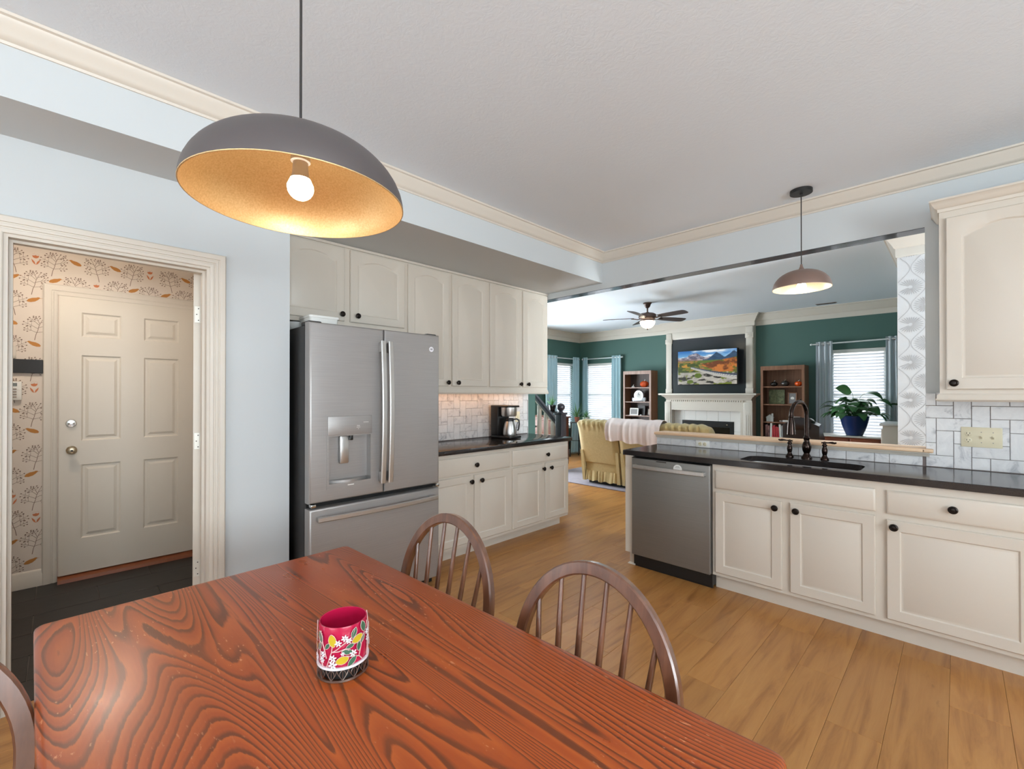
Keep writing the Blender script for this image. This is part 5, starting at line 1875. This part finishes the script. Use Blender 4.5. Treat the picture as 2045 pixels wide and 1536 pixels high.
pumpkin('ornamental_pumpkin', 'shiny orange pumpkin with silver stem on the top shelf of the grey-brown bookcase', -4.49, 8.32, 1.494, .082, 'pumpkin_orange', 'chrome')
t = thing('shell_figurine', 'small white figurine on the top shelf of the grey-brown bookcase', 'figurine', (-4.73, 8.3, 1.494))
MB().lathe([(.030, 0), (.036, .008), (.024, .022), (.010, .030)], (-4.73, 8.3, 1.494), n=16).build('body', 'ceramic_white', t)
MB().tube([(-4.73, 8.3, 1.52), (-4.72, 8.3, 1.545), (-4.715, 8.3, 1.56)], [.008, .005, .002], 8).build('neck', 'ceramic_white', t)
ck = thing('mantel_clock', 'silver mantel clock with round white dial in the grey-brown bookcase', 'clock', (-4.59, 8.3, 1.206))
MB().rbox(-4.74, -4.44, 8.27, 8.33, 1.212, 1.29, .01).build('plinth', 'silver_clock', ck)
MB().lathe([(.105, -.03), (.108, -.02), (.108, .02), (.10, .03), (.001, .03)], (-4.59, 8.295, 1.33), (0, -1, 0), 36).build('drum', 'silver_clock', ck)
MB().lathe([(.078, .0305), (.078, .033), (.001, .033)], (-4.59, 8.295, 1.335), (0, -1, 0), 32).build('dial', 'paper_white', ck)
MB().lathe([(.028, .034), (.032, .034), (.032, .035), (.028, .035)], (-4.59, 8.295, 1.335), (0, -1, 0), 24, cap=False).build('dial_ring', 'photo_grey', ck)
for dx, dz in ((.0, .05), (.035, .015)):
    MB().band([(-4.59, 8.2595, 1.335), (-4.59 + dx, 8.2595, 1.335 + dz)], (0, 1, 0), .006, .002).build('hand', 'slot_dark', ck)
for x_ in (-4.71, -4.47):
    MB().lathe([(.010, 0), (.010, .014)], (x_, 8.28, 1.206), n=12).build('foot', 'chrome', ck)


def frame(label, x0, x1, y_, z0, z1, lean, bord, fm, mat_mat, pm, yaw=0.0):
    t = thing('picture_frame', label, 'picture frame', ((x0 + x1) / 2, y_, z0))
    f = lambda p, d: (p[0], y_ + d + (p[1] - z0) * lean + (p[0] - x0) * yaw, p[1])
    MB().shell_holes([x0, x1], [z0, z1], [(x0 + bord, x1 - bord, z0 + bord, z1 - bord)], f, -.008, .006).build('moulding', fm, t, False)
    MB().prism([(x0 + bord * .8, z0 + bord * .8), (x1 - bord * .8, z0 + bord * .8), (x1 - bord * .8, z1 - bord * .8), (x0 + bord * .8, z1 - bord * .8)], f, -.002, .004).build('picture', pm, t, False)
    MB().band([f(((x0 + x1) / 2, z0 + (z1 - z0) * .7), .006), ((x0 + x1) / 2, y_ + .07 + (z1 - z0) * lean, z0 + .002)], (1, 0, 0), .004, .03).build('easel_back', fm, t, False)
    return t


frame('wide white-bordered photo frame on the lower shelf of the grey-brown bookcase', -4.79, -4.60, 8.27, .928, 1.075, .15, .022, 'paper_white', 'paper_white', 'photo_grey')
fr2 = frame('tall black frame standing behind the white-bordered photo', -4.66, -4.50, 8.36, .928, 1.125, .1, .02, 'frame_dark', 'paper_white', 'frame_dark')
frame('small dark frame angled beside the wide photo frame', -4.42, -4.325, 8.30, .928, 1.07, .15, .012, 'frame_dark', 'paper_white', 'paper_white', .5)
tag(MB().lathe([(.018, 0), (.022, .008), (.016, .018), (.003, .02)], (-4.53, 8.25, .928), n=16).build('seashell', 'ceramic_white'), 'tiny white shell in front of the wide photo frame', 'shell')
tag(MB().rbox(-4.80, -4.64, 8.24, 8.36, .65, .69, .004).build('lying_book', 'book_white'), 'white book lying on the shelf behind the sofa back', 'book')

# right-hand bookcase
pumpkin('ornamental_pumpkin', 'black glass pumpkin with a curled stem on the brown bookcase', -2.15, 8.30, 1.484, .050, 'glass_dark', 'chrome')
pumpkin('ornamental_pumpkin', 'smoky clear glass pumpkin in the middle of the top brown shelf', -1.99, 8.30, 1.484, .058, 'glass_smoke', 'satin_brass')
pumpkin('ornamental_pumpkin', 'small bright orange glass pumpkin on the top brown shelf', -1.80, 8.28, 1.484, .050, 'glass_orange', 'chrome')
tag(MB().rbox(-2.235, -2.005, 8.33, 8.352, 1.196, 1.432, .003).build('canvas_painting', 'canvas_green'), 'square mottled green canvas painting leaning in the brown bookcase', 'painting')
pf = frame('dark portrait frame with a white flower picture in the brown bookcase', -1.955, -1.83, 8.31, 1.196, 1.385, .12, .014, 'shelf_wood_brown', 'photo_grey', 'photo_grey')
MB().lathe([(.020, 0), (.026, .002), (.012, .003)], (-1.892, 8.320, 1.29), (0, -1, 0), 10).build('printed_flower', 'paper_white', pf)
pumpkin('ornamental_pumpkin', 'green glass pumpkin on the middle brown shelf', -1.775, 8.27, 1.196, .042, 'glass_green', 'bronze')
hs = thing('house_ornament', 'little white wooden house with chimney on the brown bookcase', 'ornament', (-2.20, 8.28, .906))
MB().prism([(-2.255, .907), (-2.155, .907), (-2.155, .975), (-2.205, 1.015), (-2.255, .975)], FY, 8.26, 8.30).build('walls', 'ceramic_white', hs, False)
MB().prism([(-2.262, .970), (-2.205, 1.016), (-2.148, .970), (-2.148, .978), (-2.205, 1.024), (-2.262, .978)], FY, 8.255, 8.305).build('roof', 'ceramic_white', hs, False)
MB().box(-2.183, -2.157, 8.27, 8.29, .99, 1.04).build('chimney', 'ceramic_white', hs, False)
st = thing('box_ornament', 'patterned grey stone box on the shelf above the books', 'box', (-1.83, 8.29, .906))
MB().rbox(-1.885, -1.775, 8.25, 8.33, .907, .985, .006).build('box', 'stone_grey', st)
MB().rbox(-1.89, -1.77, 8.245, 8.335, .985, 1.0, .004).build('lid', 'stone_grey', st)
tag(MB().rbox(-2.02, -1.90, 8.26, 8.34, .907, .935, .003).build('lying_book', 'book_white'), 'small white book lying on the brown shelf beside the stone box', 'book')
tag(MB().rbox(-2.07, -2.03, 8.27, 8.33, .907, .93, .01).build('river_stone', 'stone_grey'), 'small grey stone next to the lying white book', 'stone')
xb = -2.262
bl = [('book_floral', .038, .235, 0, 'thick floral patterned book at the end of the row'), ('book_floral', .024, .22, 0, 'thin floral patterned book second in the row'), ('book_white', .030, .262, -.03, 'tall cream book leaning beside the floral books'),
      ('book_red', .018, .215, .02, 'narrow dark red book after the tall cream book'), ('book_red', .026, .232, .03, 'broad red book, tallest of the four red ones'), ('book_red', .024, .205, .03, 'middle red book of the row'), ('book_red', .024, .20, .04, 'last red book before the pale books'),
      ('book_white', .030, .25, .05, 'tall pale book after the red ones'), ('book_grey', .028, .225, .05, 'grey patterned book beside the blue one'), ('book_blue', .032, .228, .07, 'royal blue book in the row'),
      ('book_grey', .026, .205, .05, 'short grey book after the blue one'), ('book_white', .020, .20, .03, 'thin white book near the row end'), ('book_grey', .022, .205, .02, 'last grey book behind the leather recliner')]
for m_, w, h, ln, lb in bl:
    t = thing('book', lb + ' on the brown bookcase' if len(lb.split()) < 9 else lb, 'book', (xb + w / 2, 8.28, .62), 'books in the brown bookcase')
    sk_ = lambda p, d: (p[0] - (p[1] - .62) * ln, d, p[1])
    MB().prism([(xb, .621), (xb + w - .002, .621), (xb + w - .002, .62 + h), (xb, .62 + h)], sk_, 8.215, 8.37).build('cover', m_, t, False)
    MB().prism([(xb + .003, .624), (xb + w - .005, .624), (xb + w - .005, .62 + h + .0005), (xb + .003, .62 + h + .0005)], sk_, 8.222, 8.369).build('pages', 'paper_white', t, False)
    xb += w + .004

# ------------------------------------------------------------------ reclining sofa, seen from behind
rug = MB()
rug.rbox(-4.95, -2.0, 5.53, 7.6, .0005, .012, .004, 2)
tag(rug.build('area_rug', 'rug_fabric'), 'mauve-grey patterned rug under the mustard sofa', 'rug')

sf = thing('reclining_sofa', 'mustard three-seat reclining sofa with gathered backs, seen from behind', 'sofa', (-3.12, 6.0, 0.012))
SZ = .012
SXS = [(-4.085, -3.425), (-3.40, -2.815), (-2.79, -2.13)]
MB().box(-4.02, -2.2, 5.74, 6.42, SZ, .10).build('plinth', 'black_metal', sf, False)
rs_ = random.Random(11)


def back_panel(x0, x1):
    """leaning padded back: a rounded slab whose top is gathered"""
    mb = MB()
    NX = 30
    ls = []
    W_ = x1 - x0
    for i in range(NX + 1):
        s = i / NX
        x_ = x0 + W_ * s
        edge = min(s, 1 - s) * 2
        round_ = 1 - (1 - min(1, edge * 3.2)) ** 2.2
        g = .010 * math.sin(s * PI * 17 + math.sin(s * 9)) + .006 * math.sin(s * PI * 29)
        zt = .985 - .055 * (1 - round_) + .006 * math.sin(s * 40)
        prof = []
        # back face from the bottom up, over the top, down the front
        for q_ in range(6):
            z_ = .34 + (.80 - .34) * q_ / 5
            prof.append((5.645 - (z_ - .34) * .28 + .012 * (1 - round_), z_))
        prof += [(5.505 + .35 * g, .85), (5.478 + .8 * g, .90), (5.468 + g, .935), (5.478 + g, zt - .022), (5.52 + .6 * g, zt - .003), (5.58 + .5 * g, zt), (5.66 + .4 * g, zt - .012), (5.72 + .3 * g, zt - .05), (5.755, zt - .12), (5.79, .72), (5.84, .55), (5.86, .42), (5.80, .34)]
        ls.append([(x_, y_ + (5.66 - y_) * .25 * (1 - round_), z_) for y_, z_ in prof])
    mb.loops(ls)
    return mb


for k, (x0, x1) in enumerate(SXS):
    b_ = back_panel(x0, x1).build('back_cushion', 'sofa_fabric', sf, angle=50)
    # lower back apron with a gathered skirt below
    MB().rbox(x0 + .055, x1 - .035, 5.672, 5.76, .20, .40, .012, 3).build('back_apron', 'sofa_fabric', sf)
    sk2 = MB()
    NX = 60
    us = [i / NX for i in range(NX + 1)]
    sk2.grid(us, [0, .3, .6, .85, 1], lambda u, v: (x0 + .06 + (x1 - x0 - .10) * u, 5.668 - .016 * (1 - v) - .011 * (1 - v * .6) * math.sin(u * 52 + 2.2 * math.sin(u * 13 + k)) - .006 * math.sin(u * 31), .062 + .010 * math.sin(u * 23 + k) * (1 - v) + .15 * v))
    o = sk2.build('gathered_skirt', 'sofa_fabric', sf, angle=80, fix=False)
    so = o.modifiers.new('thickness', 'SOLIDIFY')
    so.thickness = .004
    # side wings of each section
    for xs_, sg in ((x0, 1), (x1, -1)):
        MB().loops([[(xs_ + sg * e, 5.655, .055), (xs_ + sg * e, 6.0, .055), (xs_ + sg * e, 6.0, .48), (xs_ + sg * e, 5.59, .52)] for e in (.006, .05)]).build('side_wing', 'sofa_fabric', sf)
    MB().rbox(x0 + .03, x1 - .03, 5.86, 6.42, .28, .50, .06, 4).build('seat_cushion', 'sofa_fabric', sf)
for x0, x1 in ((-4.16, -4.06), (-2.155, -2.055)):
    MB().rbox(x0, x1, 5.80, 6.45, .06, .66, .045, 4).build('armrest', 'sofa_fabric', sf)

# throw blanket over the middle back
NX, NV2 = 64, 26


def throw(u, v):
    x_ = -3.53 + .80 * u + .02 * math.sin(v * 5)
    hang = .25 + .07 * u ** 2 + (.10 * max(0, (u - .72) / .28) ** 1.3) + .012 * math.sin(u * 17)
    front = .20
    tot = hang + .24 + front
    d = v * tot
    w = .010 * math.sin(u * 21 + 1.5 * math.sin(u * 6)) + .006 * math.sin(u * 43)
    if d < front:
        return (x_, 5.815 - .02 * d / front, .77 + d * .6)
    d -= front
    if d < .24:
        a = d / .24
        y_ = 5.775 - a * .335
        z_ = .870 + .128 * math.sin(min(1, a * 1.25) * PI / 2) - .06 * max(0, a - .75) / .25
        return (x_, y_ + w * a, z_ + .020 + .004 * math.sin(u * 15))
    d -= .24
    return (x_ + .02 * d * math.sin(u * 9), 5.432 + w * 1.2 + d * .14 - .016 * math.sin(PI * min(1, d / .25)), .958 - d)


o = MB().grid([i / NX for i in range(NX + 1)], [j / NV2 for j in range(NV2 + 1)], throw).build('throw_blanket', 'throw_blanket', angle=80, fix=False)
so = o.modifiers.new('thickness', 'SOLIDIFY')
so.thickness = .005
so.offset = 0
tag(o, 'pale pink and white throw draped over the middle of the mustard sofa back', 'blanket')

# leather recliner in front of the brown bookcase
rc = thing('leather_recliner', 'dark brown leather recliner in front of the brown bookcase', 'armchair', (-1.49, 7.35, 0))
P1 = [(7.0, .30), (7.55, .30), (7.45, .62), (7.08, .96), (6.95, .94)]
P2 = [(6.98, .30), (7.55, .30), (7.45, .64), (7.10, 1.0), (6.92, .98)]
MB().loops([[(x_, y_, z_) for y_, z_ in p] for x_, p in ((-1.70, P1), (-1.62, P2), (-1.36, P2), (-1.28, P1))]).build('back', 'recliner_leather', rc)
MB().rbox(-1.69, -1.29, 7.2, 7.85, .22, .48, .07, 4).build('seat', 'recliner_leather', rc)
for x0, x1 in ((-1.82, -1.69), (-1.29, -1.16)):
    MB().rbox(x0, x1, 7.05, 7.85, .05, .66, .06, 4).build('armrest', 'recliner_leather', rc)
MB().rbox(-1.64, -1.33, 6.90, 7.12, .86, 1.045, .085, 5).build('headrest', 'recliner_leather', rc)
MB().box(-1.78, -1.20, 7.1, 7.8, 0, .24).build('base', 'black_metal', rc, False)

# ------------------------------------------------------------------ window console with the peace lily
cs_ = thing('console_table', 'reddish wooden console with pale top under the street window', 'console', (-1.09, 8.1, 0))
MB().rbox(-1.49, -.71, 7.90, 8.33, .740, .762, .004).build('top', 'console_white', cs_)
MB().box(-1.45, -.75, 7.93, 8.30, .50, .740).build('case', 'red_wood', cs_, False)
for a, b in ((-1.435, -1.11), (-1.09, -.765)):
    d_ = slab_front(FY, a, b, .525, .72, 7.93, -.012).build('drawer', 'red_wood', cs_)
    knob(((a + b) / 2, 7.918, .62), (0, -1, 0), d_)
for x_ in (-1.42, -.78):
    for y_ in (7.96, 8.27):
        MB().loops([[(x_ - e, y_ - e, z_), (x_ + e, y_ - e, z_), (x_ + e, y_ + e, z_), (x_ - e, y_ + e, z_)] for e, z_ in ((.016, 0), (.026, .50))]).build('leg', 'red_wood', cs_, False)
wc = thing('white_cabinet', 'low cream cabinet against the green wall beside the papered corner', 'cabinet', (-.47, 6.45, 0))
MB().box(-.575, -.374, 6.22, 6.75, .06, 1.02).build('body', 'console_white', wc, False)
MB().rbox(-.60, -.372, 6.19, 6.78, 1.02, 1.045, .006).build('top', 'wallpaper_grey_ground', wc)
MB().box(-.56, -.38, 6.24, 6.73, 0, .06).build('base', 'console_white', wc, False)
panel_front(lambda p, d: (d, p[0], p[1]), 6.25, 6.72, .10, .98, -.575, -.016).build('door', 'console_white', wc)

pl = thing('peace_lily', 'leafy peace lily in a glossy blue pot before the street window', 'potted plant', (-1.063, 8.10, .762))
PXc, PYc, PZ0 = -1.063, 8.10, .763
MB().lathe([(.090, 0), (.098, .004), (.125, .07), (.150, .15), (.168, .23), (.174, .272), (.176, .282), (.166, .282), (.160, .255), (.150, .245)], (PXc, PYc, PZ0), n=40, cap=False).build('pot', 'glazed_blue', pl)
MB().lathe([(.001, 0), (.090, 0)], (PXc, PYc, PZ0 + .001), n=24, cap=False).build('pot_base', 'glazed_blue', pl)
MB().lathe([(.155, .246), (.08, .256), (.001, .258)], (PXc, PYc, PZ0), n=24, cap=False).build('soil', 'soil', pl)


def leaf(root, base, az, reach, height, droop, L, Wd, roll, name='leaf', mat='leaf_green'):
    b = Vector(base)
    out = Vector((math.cos(az), math.sin(az), 0))
    tip = b + out * reach + Vector((0, 0, height))
    pts = []
    for k in range(7):
        t_ = k / 6
        pts.append(b + out * reach * (t_ ** 1.4) + Vector((0, 0, height * (1 - (1 - t_) ** 1.8))))
    mb = MB()
    mb.tube(pts, [.0042, .0036, .0032, .003, .0028, .0026, .0024], 6)
    side = Vector((-out.y, out.x, 0))
    side = (side * math.cos(roll) + Vector((0, 0, 1)) * math.sin(roll)).normalized()
    n = 11
    Lp, Cp, Rp = [], [], []
    d = (out * .8 + Vector((0, 0, .55))).normalized()
    p = pts[-1].copy()
    for k in range(n):
        t_ = k / (n - 1)
        w = Wd * (math.sin(PI * min(1, t_ * 1.02) ** .78)) ** .9 if t_ < .98 else .0008
        w = max(w, .0008)
        nn = side.cross(d).normalized()
        Cp.append(p - nn * w * .12)
        Lp.append(p + side * w + nn * w * .12)
        Rp.append(p - side * w + nn * w * .12)
        p = p + d * (L / (n - 1))
        d = (d + Vector((0, 0, -1)) * droop / (n - 1)).normalized()
    vv = Lp + Cp + Rp
    ff = [(i, i + 1, n + i + 1, n + i) for i in range(n - 1)] + [(n + i, n + i + 1, 2 * n + i + 1, 2 * n + i) for i in range(n - 1)]
    mb.add(vv, ff)
    return mb.build(name, mat, root, angle=70, fix=False)


rl_ = random.Random(5)
for k in range(72):
    az = 2 * PI * k / 72 * 5 + rl_.uniform(-.3, .3)
    ring = k % 3
    reach = (.06, .15, .22)[ring] * rl_.uniform(.8, 1.2)
    if math.sin(az) > .3:
        reach *= .6
    hgt = (.24, .15, .06)[ring] * rl_.uniform(.75, 1.15)
    leaf(pl, (PXc + rl_.uniform(-.07, .07), PYc + rl_.uniform(-.07, .07), PZ0 + .25), az, reach, hgt, rl_.uniform(1.6, 3.0), rl_.uniform(.17, .24), rl_.uniform(.045, .062), rl_.uniform(-.5, .5))
# the few tall and far-reaching leaves that break the outline
for az, reach, hgt, droop, L, Wd, rol in ((PI * 1.05, .03, .36, .7, .21, .075, 1.3), (-.25, .13, .34, 2.6, .28, .066, .3), (PI * 1.05, .20, .20, 2.4, .28, .045, .2), (-.1, .24, .24, 2.8, .26, .070, .3), (-.05, .38, .18, 2.8, .26, .040, -.4), (PI * 1.2, .24, .06, 2.4, .22, .055, .3), (-.6, .18, .12, 2.4, .25, .075, .5), (-1.4, .08, .20, 2.2, .24, .065, .1), (-1.8, .06, .14, 2.4, .24, .06, -.2)):
    leaf(pl, (PXc, PYc, PZ0 + .26), az, reach, hgt, droop, L, Wd, rol)

# ------------------------------------------------------------------ corner plants on a dark stand
ps = thing('plant_stand', 'black metal plant stand in the corner between the curtains', 'plant stand', (-5.78, 7.98, 0))
MB().rbox(-5.98, -5.58, 7.82, 8.14, .73, .75, .004).build('top', 'black_metal', ps)
for x_, y_ in ((-5.96, 7.84), (-5.6, 7.84), (-5.96, 8.12), (-5.6, 8.12)):
    MB().tube([(x_, y_, .73), (x_ + (x_ + 5.78) * .12, y_ + (y_ - 7.98) * .12, .0)], .011, 8).build('leg', 'black_metal', ps)
MB().tube([(-5.95, 7.85, .35), (-5.61, 8.11, .35)], .006, 6).build('brace', 'black_metal', ps)
MB().tube([(-5.61, 7.85, .35), (-5.95, 8.11, .35)], .006, 6).build('brace', 'black_metal', ps)


def spiky(name, label, x_, y_, z_, r, h, pot_mat, nleaf, L, Wd, droop, seed):
    t = thing(name, label, 'potted plant', (x_, y_, z_))
    MB().lathe([(r * .7, 0), (r * .74, .003), (r * .95, h * .8), (r, h * .82), (r, h), (r * .9, h), (r * .86, h * .85)], (x_, y_, z_), n=24).build('pot', pot_mat, t)
    MB().lathe([(r * .86, h * .86), (.001, h * .88)], (x_, y_, z_), n=16, cap=False).build('soil', 'soil', t)
    rr = random.Random(seed)
    f = MB()
    for k in range(nleaf):
        az = 2 * PI * k / nleaf + rr.uniform(-.3, .3)
        el = rr.uniform(.55, 1.35)
        p = Vector((x_, y_, z_ + h * .86))
        d = Vector((math.cos(az) * math.cos(el), math.sin(az) * math.cos(el), math.sin(el)))
        sd = Vector((-math.sin(az), math.cos(az), 0))
        l_ = L * rr.uniform(.6, 1.1)
        n = 8
        A, B, C_ = [], [], []
        for j in range(n):
            w = Wd * (1 - (j / (n - 1)) ** 2) + .0006
            A.append(p + sd * w)
            B.append(p - Vector((0, 0, w * .5)))
            C_.append(p - sd * w)
            p = p + d * l_ / (n - 1)
            d = (d + Vector((0, 0, -1)) * droop / (n - 1)).normalized()
        f.add(A + B + C_, [(i, i + 1, n + i + 1, n + i) for i in range(n - 1)] + [(n + i, n + i + 1, 2 * n + i + 1, 2 * n + i) for i in range(n - 1)])
    tag(f.build('foliage', 'succulent_green', t, angle=70, fix=False), kind='stuff')


spiky('aloe_plant', 'spiky aloe in a terracotta pot on the corner plant stand', -5.89, 7.95, .751, .055, .11, 'terracotta', 16, .36, .012, .7, 1)
spiky('spider_plant', 'bushy spider plant in a white pot on the corner plant stand', -5.68, 7.99, .751, .075, .11, 'ceramic_white', 60, .26, .006, 2.3, 2)
tp = thing('tall_plant_stand', 'tall slim black stand beside the side window curtain', 'plant stand', (-5.85, 7.05, 0))
MB().lathe([(.13, .98), (.135, .985), (.135, 1.0), (.13, 1.005)], (-5.85, 7.05, 0), n=24).build('top', 'black_metal', tp)
for k in range(3):
    a = 2 * PI * k / 3
    MB().tube([(-5.85 + .09 * math.cos(a), 7.05 + .09 * math.sin(a), .98), (-5.85 + .15 * math.cos(a), 7.05 + .15 * math.sin(a), 0)], .011, 8).build('leg', 'black_metal', tp)
spiky('haworthia_plant', 'small spiky plant in a black pot on the tall slim stand', -5.85, 7.05, 1.006, .085, .13, 'black_gloss', 20, .22, .009, .5, 3)

# ------------------------------------------------------------------ staircase behind the coffee counter
stc = thing('staircase', 'cream balustrade with dark handrail and newel post beyond the coffee counter', 'staircase', (-3.9, 4.8, 0))
SY, SX = 4.85, -3.866
MB().rbox(SX - .055, SX + .055, SY - .055, SY + .055, 0, 1.08, .008).build('newel_post', 'dark_stair_wood', stc)
MB().rbox(SX - .066, SX + .066, SY - .066, SY + .066, 1.08, 1.105, .008).build('newel_cap', 'dark_stair_wood', stc)
MB().lathe([(.040, 0), (.032, .012), (.024, .020), (.032, .030), (.050, .050), (.058, .075), (.052, .100), (.032, .120), (.006, .130)], (SX, SY, 1.105), n=24).build('finial', 'dark_stair_wood', stc)
slope = .90
hr = lambda x_: .925 + (SX - .05 - x_) * slope
MB().loops([[(x_, SY - .035, hr(x_)), (x_, SY + .035, hr(x_)), (x_, SY + .038, hr(x_) + .035), (x_, SY + .022, hr(x_) + .062), (x_, SY - .022, hr(x_) + .062), (x_, SY - .038, hr(x_) + .035)] for x_ in (SX - .03, -5.4)]).build('handrail', 'dark_stair_wood', stc)
MB().loops([[(x_, SY - .025, hr(x_) - .035), (x_, SY + .025, hr(x_) - .035), (x_, SY + .025, hr(x_)), (x_, SY - .025, hr(x_))] for x_ in (SX - .03, -5.4)]).build('subrail', 'trim_paint', stc)
BP = [(1.25 * r_, z_) for r_, z_ in [(.026, 0), (.026, .12), (.018, .14), (.024, .155), (.016, .17), (.022, .20), (.027, .25), (.021, .33), (.015, .40), (.021, .42), (.016, .44), (.026, .47), (.026, .90)]]
for k in range(9):
    x_ = SX - .14 - k * .125
    base = .18 * (int(k / 2) + 1)
    top_ = hr(x_) - .03
    sc = top_ - base
    pr_ = [(r, base + z_ / .9 * sc) for r, z_ in BP]
    MB().lathe(pr_, (x_, SY, 0), n=14).build('baluster', 'trim_paint', stc)
for k in range(5):
    xk = SX - .06 - k * .25
    MB().rbox(xk - .29, xk, YW + .135, SY + .06, .15 + k * .18, .18 + k * .18, .006).build('tread', 'red_wood', stc)
    MB().box(xk - .03, xk - .02, YW + .135, SY + .04, .18 * k, .15 + k * .18).build('riser', 'trim_paint', stc, False)

ws_ = thing('wooden_chest', 'reddish wooden chest standing beyond the stair balusters', 'chest', (-5.3, 6.3, 0))
MB().box(-5.75, -5.0, 6.05, 6.5, .10, .93).build('body', 'chest_wood', ws_, False)
MB().rbox(-5.78, -4.97, 6.02, 6.53, .93, .955, .006).build('top', 'chest_wood', ws_)
for k in range(3):
    d_ = slab_front(FY, -5.72, -5.03, .13 + k * .265, .375 + k * .265, 6.05, -.014).build('drawer', 'chest_wood', ws_)
    knob((-5.375, 6.036, .25 + k * .265), (0, -1, 0), d_)
for x_ in (-5.71, -5.04):
    for y_ in (6.09, 6.46):
        MB().lathe([(.014, 0), (.024, .10)], (x_, y_, 0), n=12).build('foot', 'chest_wood', ws_)

# ------------------------------------------------------------------ ceiling fan
fn = thing('ceiling_fan', 'bronze ceiling fan with five dark blades and a lit glass bowl', 'ceiling fan', (-3.334, 6.276, 2.33))
fx, fy = -3.334, 6.276
MB().lathe([(.062, CH), (.062, CH - .012), (.050, CH - .022), (.040, CH - .055), (.026, CH - .075), (.014, CH - .08)], (fx, fy, 0), n=28).build('canopy', 'fan_bronze', fn)
MB().lathe([(.012, CH - .075), (.012, CH - .15)], (fx, fy, 0), n=14).build('downrod', 'fan_bronze', fn)
MB().lathe([(.020, 2.60), (.035, 2.59), (.100, 2.578), (.128, 2.56), (.130, 2.52), (.110, 2.495), (.098, 2.485), (.100, 2.47), (.092, 2.455)], (fx, fy, 0), n=36).build('motor_housing', 'fan_bronze', fn)
MB().lathe([(.108, 2.458), (.110, 2.45), (.104, 2.42), (.082, 2.385), (.05, 2.362), (.012, 2.353)], (fx, fy, 0), n=36).build('glass_bowl', 'fan_glass_glow', fn)
MB().lathe([(.012, 2.354), (.014, 2.346), (.008, 2.336), (.003, 2.328)], (fx, fy, 0), n=14).build('bowl_finial', 'fan_bronze', fn)
for k in range(5):
    a = math.radians(62 + 72 * k)
    ca, sa = math.cos(a), math.sin(a)
    to = lambda r, s, z_: (fx + ca * r - sa * s, fy + sa * r + ca * s, z_)
    ir = MB()
    ir.loops([[to(r, -w, z_ - .004), to(r, w, z_ - .004), to(r, w, z_ + .004), to(r, -w, z_ + .004)] for r, w, z_ in ((.09, .020, 2.505), (.14, .014, 2.492), (.18, .026, 2.50), (.24, .034, 2.508))])
    b_ = MB()
    tl = -.20
    ls = []
    for r, w in ((.20, .050), (.26, .058), (.40, .066), (.55, .070), (.63, .066), (.655, .052), (.664, .030)):
        ls.append([to(r, -w, 2.514 - w * tl - .003), to(r, w, 2.514 + w * tl - .003), to(r, w, 2.514 + w * tl + .003), to(r, -w, 2.514 - w * tl + .003)])
    bo = b_.loops(ls).build('blade', 'fan_blade', fn)
    ir.build('blade_iron', 'fan_bronze', bo)
vt = thing('ceiling_vent', 'small grey vent in the living room ceiling near the crown', 'vent', (-1.42, 8.25, CH - .008))
MB().box(-1.55, -1.29, 8.18, 8.26, CH - .006, CH - .0005).build('frame', 'stone_grey', vt, False)
for k in range(4):
    MB().box(-1.54, -1.30, 8.188 + k * .018, 8.196 + k * .018, CH - .010, CH - .005).build('louvre', 'slot_dark', vt, False)
